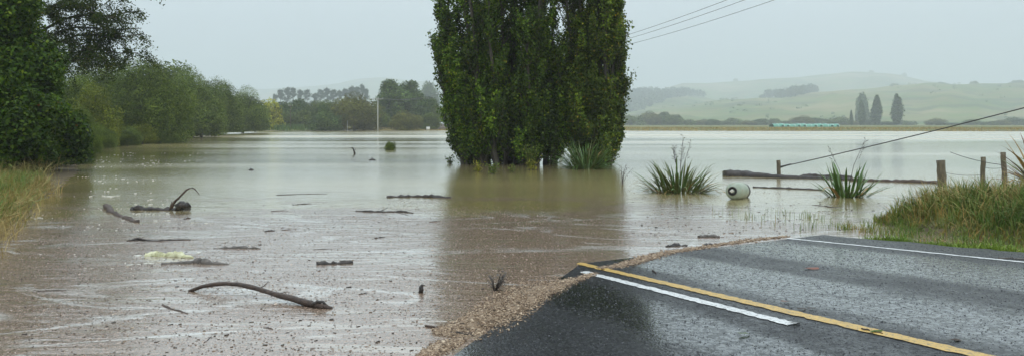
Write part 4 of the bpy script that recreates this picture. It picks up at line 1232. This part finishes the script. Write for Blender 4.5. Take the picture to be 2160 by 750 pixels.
drift('floating_stick', 'bent dark twig on the scum below the upright flax', [(1713, 432), (1735, 433), (1752, 437), (1777, 436)], [.008, .014, .012, .006], 'drift_dark', 165, .2, 10, group='small sticks on the scum')
drift('floating_board', 'short dark board floating just off the road edge', [(1474, 500), (1495, 499), (1517, 500)], [.03, .032, .028], 'drift_grey', 166, .25, 10, cat='board')
drift('bark_slab', 'dark slab of bark stranded at the road edge', [(1405, 520), (1425, 518), (1450, 518)], [.02, .035, .015], 'drift_dark', 167, .4, 12, cat='bark')
drift('bark_slab', 'small dark lump of bark near the road edge, right of the slab', [(1486, 516), (1496, 515), (1504, 516)], [.015, .028, .015], 'drift_dark', 168, .4, 8, cat='bark')
# snag standing in the far flood
drift('drowned_snag', 'thin dead stick standing up out of the open flood', [(748, 325), (747, 318, 325), (743, 311, 325)], [.05, .045, .03], 'drift_dark', 169, .2, 10,
      [('side_twig', [(744, 311, 325), (738, 313, 325)], [.025, .01], 'drift_dark'), ('second_twig', [(747, 318, 325), (751, 314, 325)], [.02, .01], 'drift_dark')])
drift('floating_lump', 'small dark lump of debris in the open flood near the dead stick', [(780, 338), (786, 336), (791, 338)], [.04, .09, .03], 'drift_dark', 170, .3, 8)
drift('floating_lump', 'tiny dark lump alone on pale water left of centre', [(526, 359), (530, 358), (534, 359)], [.03, .06, .03], 'drift_dark', 171, .3, 8)

# ------------------------------------------------------------------ gas cylinder
cyl_b = P(1562, 420)
ax = unit(np.array([-.52, -.84, .07]))          # rear -> front, front end turned to the camera
t = thing('gas_cylinder', 'pale green gas cylinder floating on its side with a dark collar', 'gas cylinder', cyl_b + np.array([0, .25, 0]))
RR, LL = .205, .78
prof = [(.001, 0), (.09, .004), (.15, .025), (.19, .07), (RR, .14), (RR, .3), (RR + .004, .32), (RR + .004, .34), (RR, .36), (RR, LL - .14), (.19, LL - .07), (.15, LL - .025), (.09, LL - .004), (.001, LL)]
rot = Vector(ax).to_track_quat('Z', 'Y').to_matrix().to_4x4()
off = Matrix.Translation(Vector((0, 0, .175)) - Vector(ax) * LL * .5) @ rot
def cyl_part(name, mb, mat, shade=True, parent=t):
    me = mb.mesh(name, M[mat], shade); me.transform(off); return obj(name, me, parent)
cyl_part('body', MB().lathe(prof, 36), 'cylinder')
cyl_part('collar', MB().lathe([(.06, LL - .01), (.098, LL - .02), (.104, LL + .03), (.1, LL + .05), (.09, LL + .05), (.088, LL + .006), (.05, LL + .004)], 28), 'rust')
cv = cyl_part('valve', MB().lathe([(.03, LL - .005), (.032, LL + .03), (.02, LL + .035), (.02, LL + .05), (.036, LL + .055), (.036, LL + .075), (.001, LL + .08)], 12), 'foam')
cyl_part('valve_handle', MB().box((0, 0, LL + .07), (.095, .022, .018)).box((0, 0, LL + .0705), (.022, .085, .016)), 'foam', False, cv)
cyl_part('foot_ring', MB().lathe([(.165, .06), (.172, -.06), (.18, -.07), (.188, -.06), (.182, .06)], 32), 'rust')

# ------------------------------------------------------------------ fence posts, wires and poles
def post(label, px, pbase, ptop, Y, wpx, lean, seed):
    rg = np.random.default_rng(seed)
    b = np.array([(px - CX) / F * Y, Y, 0.0])
    zt = H - (ptop - HZ) / F * Y
    r = wpx / F * Y / 2
    mb = MB()
    n = 9
    zz = np.linspace(-.5, zt, n)
    path = np.stack([lean * zz / zt + rg.normal(0, .004, n), rg.normal(0, .004, n), zz], -1)
    mb.tube(path, np.full(n, r) * rg.uniform(.94, 1.05, n), 10, .06, rg)
    t = thing('fence_post', label, 'post', b, group='old fence posts')
    obj('post', mb.mesh('post', M['post'], False), t)
    obj('staple', MB().tube([[lean - r * 1.02, -.01, zt * .82], [lean - r * 1.12, -.03, zt * .83], [lean - r * 1.02, -.05, zt * .82]], .005, 4).mesh('staple', M['wire']), t)
    return b + np.array([lean, 0, zt])
pA = post('thin leaning post where the sloping cable ends, above the drifted trunk', 1643, 374, 338, 26.6, 8, -.02, 181)
pB = post('thick square-topped strainer post at the left end of the grass bank', 1987, 386, 338, 23.0, 18, -.03, 182)
pC = post('slim fence post between the thick strainer post and leaning post', 2073, 386, 331, 23.4, 10, .02, 183)
pD = post('leaning fence post beside the spiky flax at the right', 2120, 380, 321, 22.6, 11, -.06, 184)

def wire(name, label, pts, r, cat='wire', group=None, sag=0.0, n=28, mat='wire', parts=None):
    a, b_ = np.array(pts[0], float), np.array(pts[1], float)
    u = np.linspace(0, 1, n)[:, None]
    p = a + (b_ - a) * u - np.array([0, 0, sag]) * 4 * u * (1 - u)
    return tag(obj(name, MB().tube(p - a, r, 5).mesh(name, M[mat], True), loc=a), label, cat, group)

# a second pole stands out of the picture on the right; the stay cable and the power lines run to it
POLE_R = np.array([22.0, 9.5, 0.0]); POLE_M = np.array([5.0, 82.0, 0.0]); POLE_F = P(797, 277)
def power_pole(label, base, h, r0, arm_dir, seed, arm_w=2.2, mat='concrete', arms=1):
    rg = np.random.default_rng(seed)
    z = float(ground_z(np.array(base[0]), np.array(base[1])))
    t = thing('power_pole', label, 'power pole', (base[0], base[1], 0), group='power poles')
    obj('pole', MB().tube([[0, 0, min(z, 0) - .6], [0, 0, h * .5], [0, 0, h]], [r0, r0 * .8, r0 * .6], 10).mesh('pole', M[mat], True), t)
    d = unit(np.array([arm_dir[0], arm_dir[1], 0.0])); tops = []
    rzv = math.atan2(d[1], d[0])
    xa = obj('crossarm', MB().box((0, 0, h - .25), (arm_w, .14, .16), rzv).mesh('crossarm', M[mat]), t)
    for k in (-.46, -.12, .46):
        c = d * arm_w * k
        mb = MB().lathe([(.02, 0), (.02, .1), (.055, .12), (.04, .17), (.06, .2), (.03, .26), (.001, .27)], 10)
        me = mb.mesh('insulator', M['white_paint'], True)
        obj('insulator', me, xa, (c[0], c[1], h - .17))
        tops.append(np.array([base[0], base[1], h - .17 + .25]) + c)
    return tops
hF = H - (207 - HZ) / F * POLE_F[1]
tF = power_pole('pale concrete power pole with a crossarm standing at the far shore', POLE_F, hF, .19, (1, .1), 1, 2.6)
tM = power_pole('pole behind the poplars with only its wires showing', POLE_M, 8.6, .16, (.85, .5), 2, 3.0)
tR = power_pole('wooden power pole beyond the right edge that the stay cable runs up to', POLE_R, 11.2, .17, (.9, .45), 3, 3.2, 'post')
z4 = float(ground_z(np.array(-60.0), np.array(215.0)))
t4 = power_pole('thin distant pole among the hedge trees on the far left shore', P(613, 276.5), H - (222 - HZ) / F * P(613, 276.5)[1], .08, (1, .1), 4, 1.0, 'post')
side = ['upper', 'middle', 'lower']
for k in range(3):
    wire('power_line', ['uppermost', 'middle', 'lowest'][k] + ' of the three power lines crossing the sky right of the poplars', (tM[k], tR[k]), .014, 'wire', 'power lines', 1.2)
    wire('power_line', ['left', 'middle', 'right'][k] + ' wire running from the pale far pole to the poplars', (tF[k], tM[k]), .02, 'wire', 'power lines', 2.0, 40)
c0 = pA + np.array([.06, 0, -.22])
c1 = POLE_R + np.array([-.15, .05, 6.6])
t = thing('stay_cable', 'dark sloping stay cable rising from the thin post to the right edge', 'cable', c0)
u = np.linspace(0, 1, 60)[:, None]
cp = (c1 - c0) * u - np.array([0, 0, .32]) * 4 * u * (1 - u)
obj('cable', MB().tube(cp, .016, 6).mesh('cable', M['wire'], True), t)
obj('clamp', MB().tube([cp[0] + [-.05, 0, -.08], cp[0] + [.02, 0, 0], cp[1] + [.05, 0, .03]], [.012, .035, .018], 7).mesh('clamp', M['wire'], True), t)
wire('fence_wire', 'slack wire drooping from the leaning post past the slim post', (pD + [-.05, 0, -.35], at(2005, 321, 24.5)), .009, 'wire', 'fence wires', .05)
wire('fence_wire', 'low fence wire from the slim post to the leaning post', (pC + [0, -.07, -.3], pD + [0, -.07, -.42]), .006, 'wire', 'fence wires', .03)
wire('fence_wire', 'low fence wire from the thick strainer post to the slim post', (pB + [.1, -.1, -.35], pC + [0, -.07, -.5]), .006, 'wire', 'fence wires', .05)

# ------------------------------------------------------------------ far small structures
Y = 330.0
x0, x1 = (1627 - CX) / F * Y, (1765 - CX) / F * Y
zg = .65
t = thing('green_shelter', 'long low mint green shelter on the far field below the hills', 'shelter', ((x0 + x1) / 2, Y, zg))
Wd = x1 - x0; nb = 12
for i in range(nb):                      # one cover sheet to a bay
    a0, a1 = -Wd / 2 + Wd * i / nb, -Wd / 2 + Wd * (i + 1) / nb - .12
    an = np.linspace(0, math.pi, 9)
    hgt = 1.25 + .1 * math.sin(i * 1.7)
    V = np.array([[xx, -3.0 * math.cos(q), hgt * (math.sin(q) ** .6)] for xx in (a0, a1) for q in an])
    j = np.arange(8)
    obj('cover', mesh_np('cover', V, [np.stack([j, j + 9, j + 10, j + 1], -1)], M['mint'], True), t)
    obj('hoop', MB().tube([[a1 + .06, -3.0 * math.cos(q), (hgt + .04) * (math.sin(q) ** .6)] for q in an], .06, 5).mesh('hoop', M['white_paint'], True), t)
    if i % 3 != 0:
        obj('opening', MB().box(((a0 + a1) / 2 + .4, -3.03, .42), (.9, .05, .55)).mesh('opening', M['mint_dark']), t)
b = P(903, 275.2)
t = thing('white_box', 'small white box standing on the far shore beside the poplars', 'box', (b[0], b[1], .12))
obj('box', MB().box((0, 0, .45), (.95, .8, .9)).mesh('box', M['white_paint']), t)
obj('lid', MB().box((0, 0, .94), (1.05, .9, .07)).mesh('lid', M['shed_roof']), t)
b = P(926, 275.0)
t = thing('shed', 'small brown shed half hidden behind the poplars on the far shore', 'shed', (b[0], b[1] + 4, .2))
obj('wall', MB().box((0, 0, .75), (3.4, 2.4, 1.5)).mesh('wall', M['shed']), t)
obj('roof', MB().add([[-1.9, -1.4, 1.5], [1.9, -1.4, 1.5], [1.9, 1.4, 1.5], [-1.9, 1.4, 1.5], [-1.9, 0, 2.1], [1.9, 0, 2.1]], [[[0, 1, 5, 4], [2, 3, 4, 5], [3, 2, 1, 0]], [[1, 2, 5], [3, 0, 4]]]).mesh('roof', M['shed_roof']), t)
obj('door', MB().box((-.6, -1.22, .6), (.7, .06, 1.2)).mesh('door', M['shed_roof']), t)
for k, px in enumerate((667, 733)):
    b = P(px, 276.2)
    hp = (276 - (254 if k else 262)) / F * b[1]
    tag(obj('marker_post', MB().tube([[0, 0, -.3], [0, 0, hp * .5], [.03, 0, hp]], .09, 6).mesh('marker_post', M['concrete']), loc=(b[0], b[1], .1)), ['short pale marker post at the far shore below the dark round tree', 'pale marker post at the far shore below the olive willow'][k], 'post', 'marker posts on the far shore')

# ------------------------------------------------------------------ flood litter
def chips(name, label, pts, size, mat, seed, aspect=3.0, cat='debris', tilt=.15):
    """small flat splinters (closed six-sided slabs)"""
    rg = np.random.default_rng(seed)
    pts = np.asarray(pts, float); n = len(pts)
    L = size * rg.lognormal(0, .45, n); Wd = L / rg.uniform(1.2, aspect, n); T_ = np.minimum(L * .22, .012) * rg.uniform(.5, 1.3, n)
    az = rg.uniform(0, 6.28, n)
    a = np.stack([np.cos(az), np.sin(az), rg.normal(0, tilt, n)], -1); a = unit(a)
    b = unit(np.cross(np.array([0, 0, 1.0]), a)); c = np.cross(a, b)
    a = a * L[:, None] / 2; b = b * Wd[:, None] / 2; c = c * T_[:, None] / 2
    V = np.stack([pts - a * .7 - b - c, pts + a * .8 - b * .8 - c, pts + a + b * .5 - c, pts - a + b * .9 - c,
                  pts - a * .7 - b + c, pts + a * .8 - b * .8 + c, pts + a + b * .5 + c, pts - a + b * .9 + c], 1).reshape(-1, 3)
    o = np.arange(n)[:, None] * 8
    Q = np.concatenate([o + k for k in ([4, 5, 6, 7], [0, 3, 2, 1], [0, 1, 5, 4], [1, 2, 6, 5], [2, 3, 7, 6], [3, 0, 4, 7])])
    return tag(obj(name, mesh_np(name, V, [Q], M[mat])), label, cat, kind='stuff')
M['litter'] = mat_island('wood_litter', [(0, (.07, .045, .028)), (.3, (.22, .145, .09)), (.65, (.37, .26, .17)), (1, (.52, .4, .28))], .55, .4)
M['fibre'] = mat_plain('wet_fibre', (.2, .14, .09), .7, .3, .5, 40)
M['litter_dark'] = mat_island('dark_litter', [(0, (.015, .011, .008)), (.6, (.06, .042, .03)), (.85, (.17, .11, .07)), (1, (.4, .32, .22))], .5, .4)
rg = np.random.default_rng(201)
# heap along the road edge: rows (px, py, half width in px across)
HEAP = [[(918, 699, 6), (955, 694, 13), (1000, 680, 24), (1050, 655, 33), (1105, 632, 30), (1155, 610, 18), (1200, 595, 7), (1235, 583, 5), (1258, 576, 3)],
        [(885, 752, 8), (915, 740, 13), (945, 728, 11), (975, 717, 5)],
        [(1262, 565, 2), (1300, 560, 4), (1335, 552, 7), (1365, 544, 8), (1400, 534, 5), (1440, 527, 3), (1490, 520, 4), (1530, 513, 2.5), (1570, 508, 4), (1620, 502, 2), (1665, 498, 2)]]
def heap_pts(path, n, spread=1.0, sd=.5):
    p = np.array(path, float); seg = np.hypot(np.diff(p[:, 0]), np.diff(p[:, 1])) * (p[:-1, 2] + p[1:, 2])
    k = rg.choice(len(seg), n, p=seg / seg.sum()); f = rg.random(n)
    q = p[k] + (p[k + 1] - p[k]) * f[:, None]
    off = np.clip(rg.normal(0, sd, n), -1.6, 1.6) * spread
    return q[:, 0] + rg.normal(0, 4, n), q[:, 1] + off * q[:, 2], off
def drop(px, py):
    out = np.array([road_hit(a, min(b, 790)) for a, b in zip(px, py)])
    return out
for k, (path, n, lab) in enumerate(zip(HEAP, (26000, 4500, 5000), ('broad bank of brown woody litter at the water edge on the left lane', 'small golden patch of litter at the bottom edge of the road', 'thin strand of brown litter along the water edge of the right lane'))):
    px, py, off = heap_pts(path, n)
    q = drop(px, py)
    wdt = np.interp(px, [a[0] for a in path], [a[2] for a in path])
    hgt = np.clip(1 - np.abs(off), 0, 1) * np.clip(wdt / 30, .15, 1) * .05
    q[:, 2] += rg.random(n) * hgt + .004
    chips('litter_bank', lab, q, .013 if k < 2 else .016, 'litter', 202 + k, 3.5, tilt=.3)
# base of the heaps: a low mound so that the splinters lie on something
for k, path in enumerate(HEAP):
    p = np.array(path, float); tt = np.linspace(0, len(p) - 1, 60)
    V = []
    na = 11
    for t_ in tt:
        x = np.interp(t_, np.arange(len(p)), p[:, 0]); y = np.interp(t_, np.arange(len(p)), p[:, 1]); w_ = np.interp(t_, np.arange(len(p)), p[:, 2]) * .85
        for a in np.linspace(-1, 1, na):
            e = rg.uniform(.85, 1.1)
            q = road_hit(x, y + a * w_ * e)
            q[2] += (1 - a * a) * .045 * min(1, w_ / 25 + .15) * rg.uniform(.7, 1.2) - .006
            V.append(q)
    i = np.arange(59)[:, None] * na + np.arange(na - 1)[None, :]
    Q = np.stack([i, i + na, i + na + 1, i + 1], -1).reshape(-1, 4)
    tag(obj('litter_mound', mesh_np('litter_mound', V, [Q], M['fibre'], True)), ['packed wet mud and fibre under the broad litter bank', 'packed fibre under the small golden litter patch', 'packed wet fibre under the thin strand of litter'][k], 'debris', kind='stuff')
# the scum itself: fine flat flecks of bark, straw and leaf
def flecks(name, label, pts, size, mat, seed, cat='debris'):
    rg = np.random.default_rng(seed); n = len(pts)
    V, Q = leaf_quads(pts, size * rg.lognormal(0, .4, n), .55, rg, face=np.array([[0, 0, 6.0]]))
    return tag(obj(name, mesh_np(name, V, [Q], M[mat])), label, cat, kind='stuff')
M['scum_fleck'] = mat_island('scum_fleck', [(0, (.04, .026, .018)), (.3, (.14, .09, .062)), (.7, (.27, .185, .135)), (.92, (.4, .3, .225)), (1, (.58, .48, .4))], .5, .35)
n = 150000
q = np.stack([rg.uniform(-11.5, 3.2, n), rg.uniform(5.2, 18.5, n), np.full(n, .003)], -1)
u_ = CX + F * q[:, 0] / q[:, 1]
cl_ = np.sin(q[:, 0] * 1.3 + 2 * np.sin(q[:, 1] * .9)) * np.sin(q[:, 1] * 2.1 + 1.4 * np.sin(q[:, 0] * .7 + 1)) + .5 * np.sin(q[:, 0] * 3.7 + q[:, 1] * 5.1) * np.sin(q[:, 1] * 7 - q[:, 0] * 1.9)
s_, c_ = to_sc(q[:, 0], q[:, 1])
ok = (u_ > -30) & (u_ < 1420) & (road_z(s_, np.clip(c_, -6, 4.7)) < -.012) & (rg.random(n) < np.clip(.62 + .75 * cl_, .06, 1)) & (q[:, 1] + rg.normal(0, .8, n) + 1.2 * np.sin(q[:, 0] * .8) < 16.4) & (shore_dist(q[:, 0], q[:, 1]) < -.1)
flecks('scum', 'fine brown scum of bark and straw covering the near flood', q[ok], .0155, 'scum_fleck', 209)
print('SCUM', ok.sum())
# loose stone chips standing proud of the wet seal
n = 46000
S = rg.uniform(-9.5, 1.2, n); C_ = rg.uniform(-4.2, 4.6, n)
x, y = to_xy(S, C_); z = road_z(S, C_)
ok = (z > .003) & (np.abs(C_ - YC) > .09) & ((np.abs(C_ - WC) > .08) | (S > w_b[0] + .2) | (S < w_a[0])) & (np.abs(C_ - EC) > .08) & (y > 4.5) & (x / y < .7) & (x / y > -.2)
base = np.stack([x, y, z], -1)[ok]; n = len(base)
sz = .0066 * rg.lognormal(0, .3, n)
an = rg.uniform(0, 6.28, n)[:, None] + np.array([0, 2.1, 4.2])[None] + rg.normal(0, .3, (n, 3))
tri = base[:, None, :] + np.stack([np.cos(an) * sz[:, None], np.sin(an) * sz[:, None], np.full((n, 3), -.001)], -1)
top_ = base + np.stack([rg.normal(0, .25, n) * sz, rg.normal(0, .25, n) * sz, sz * rg.uniform(.35, .7, n)], -1)
V = np.concatenate([tri, top_[:, None]], 1).reshape(-1, 3); o_ = np.arange(n)[:, None] * 4
M['stone_chip'] = mat_island('wet_stone_chip', [(0, (.005, .005, .006)), (.7, (.02, .02, .022)), (1, (.09, .09, .095))], .15, .4)
tag(obj('stone_chips', mesh_np('stone_chips', V, [np.concatenate([o_ + [0, 1, 3], o_ + [1, 2, 3], o_ + [2, 0, 3]])], M['stone_chip'])), 'loose wet stone chips standing proud of the road seal', 'gravel', kind='stuff')
# splinters afloat on the scum
n = 6500
px = rg.uniform(20, 1330, n); yy = 425 + (760 - 425) * rg.random(n) ** 1.3
ok = (yy < 560) | (px < 1180 - (yy - 600) * 1.7)
q = np.array([P(a, b) for a, b in zip(px[ok], yy[ok])])
q[:, :2] += rg.normal(0, .05, (len(q), 2)); q[:, 2] = .002
chips('floating_litter', 'dark splinters and leaves scattered over the scum', q, .0115, 'litter_dark', 210, 5, tilt=.05)
n = 900
px = rg.uniform(1320, 1880, n); yy = rg.uniform(392, 500, n)
q = np.array([P(a, b) for a, b in zip(px, yy)]); q[:, 2] = .002
s_, c_ = to_sc(q[:, 0], q[:, 1]); ok = (road_z(s_, np.clip(c_, -5, 4.7)) < -.02) & (bank_z(s_, c_) < .02)
chips('floating_litter', 'scattered splinters on the water around the flax', q[ok], .022, 'litter_dark', 211, 5, tilt=.05)
# pale foam flecks in the lee of the left bank
cl = [(rg.uniform(190, 420), rg.uniform(322, 352)) for _ in range(26)] + [(rg.uniform(150, 330), rg.uniform(360, 425)) for _ in range(14)] + [(rg.uniform(60, 420), rg.uniform(430, 560)) for _ in range(14)]
pts = np.array([P(a, b) for a, b in cl for _ in range(5)]); pts[:, 0] += rg.normal(0, .22, len(pts)); pts[:, 1] += rg.normal(0, .12, len(pts)); pts[:, 2] = .004
chips('foam_flecks', 'pale foam flecks drifting near the left bank', pts, .045, 'foam', 212, 4, 'foam', .02)

# twiggy grey clump on the broad litter bank, sticks in it
b = road_hit(1048, 612)
t = thing('twig_clump', 'grey twiggy clump standing on the litter bank', 'twigs', b)
for i in range(16):
    a = rg.uniform(0, 6.28); e = np.array([math.cos(a) * rg.uniform(.03, .14) + .03, math.sin(a) * .06, rg.uniform(.04, .2)])
    obj('twig', MB().tube([[-.02, 0, -.02], e * [.5, .5, .6], e], [.008, .007, .003], 5, .2, rg).mesh('twig', M[['drift_dark', 'drift_grey'][i % 2]]), t)
V, Q = leaf_quads(np.array([.04, 0, .12]) + rg.normal(0, 1, (60, 3)) * [.04, .03, .05], .035, .6, rg)
tag(obj('dead_leaves', mesh_np('dead_leaves', V, [Q], M['drift_grey']), t), kind='stuff')
def road_stick(name, label, pts, r, mat, seed, group='sticks stranded on the road edge'):
    rg2 = np.random.default_rng(seed)
    p = np.array([road_hit(a, b_) for a, b_ in pts]); mid = p.mean(0)
    q = resample(p, 12); q[:, 2] += r * .7; q[1:-1] += rg2.normal(0, r * .35, (10, 3))
    tag(obj(name, MB().tube(q - mid, np.linspace(r, r * .5, 12), 6, .3, rg2).mesh(name, M[mat], True), loc=mid), label, 'stick', group)
road_stick('stranded_stick', 'dark reddish stick at the left end of the litter bank', [(898, 688), (925, 692), (960, 699), (995, 703)], .012, 'drift_brown', 221)
road_stick('stranded_stick', 'thin dark stick along the lower edge of the litter bank', [(925, 697), (960, 702), (998, 708)], .01, 'drift_dark', 222)
road_stick('stranded_stick', 'short dark stick lying in the middle of the litter bank', [(1040, 634), (1070, 631), (1105, 626)], .007, 'drift_dark', 223)
road_stick('stranded_stick', 'small twig lying across the yellow centre line', [(1818, 694), (1838, 699), (1862, 704)], .008, 'twig', 224)
road_stick('stranded_stick', 'pale stick on the road shoulder at the right edge', [(2105, 545), (2140, 546), (2160, 547)], .012, 'drift_grey', 225)
road_stick('stranded_stick', 'tiny dark twig on the wet road near the litter strand', [(1376, 570), (1381, 574), (1384, 577)], .008, 'twig', 226)
for k, (px, py, lab, mat) in enumerate([(1715, 567, 'reddish scrap of bark on the right lane', 'berry'), (1655, 638, 'small reddish leaf on the right lane beside the centre line', 'berry'), (1690, 653, 'small dark leaf near the centre line', 'twig'), (1714, 652, 'tiny dark twig scrap next to the small dark leaf', 'twig'), (1568, 706, 'small green leaf on the left lane', 'weed'), (1676, 684, 'dark scrap at the near end of the white dash', 'twig'), (1848, 700, 'green leaf lying on the yellow line', 'weed'), (2015, 718, 'small dark leaf right of the yellow line', 'twig')]):
    p = road_hit(px, py)
    rg2 = np.random.default_rng(230 + k); ss = .05 if k else .1
    V = np.array([[math.cos(a) * ss * rg2.uniform(.6, 1.1), math.sin(a) * ss * .6 * rg2.uniform(.6, 1.1), rg2.uniform(.004, .02)] for a in np.linspace(0, 5.5, 7)])
    V = np.vstack([V, [0, 0, .018]]); T = [[7, i, (i + 1) % 7] for i in range(7)]
    tag(obj('fallen_leaf', mesh_np('fallen_leaf', V, [T], M[mat]), loc=p), lab, 'leaf', 'leaves and scraps on the road')

rg = np.random.default_rng(260)
C = []
for i in range(330):
    px = rg.uniform(1320, 2200); Y = rg.uniform(1000, 1950)
    if math.sin(px * .013 + Y * .004) + .6 * math.sin(px * .05 - Y * .01) < .55: continue
    x = (px - CX) / F * Y; z = float(HN(np.array(x), np.array(Y)))
    h = rg.uniform(1.5, 5.5); m_ = 26
    d = unit(rg.normal(size=(m_, 3)))
    C.append(np.array([x, Y, z + h * .4]) + d * [h * .8, h * .8, h * .5])
C = np.vstack(C)
V, Q = leaf_quads(C, rg.uniform(.6, 1.3, len(C)) * 2.0, .7, rg)
tag(obj('hill_scrub', mesh_np('hill_scrub', V, [Q], M['dark_tree'])), 'scattered hazy scrub and gully bushes over the near hill', 'scrub', kind='stuff')
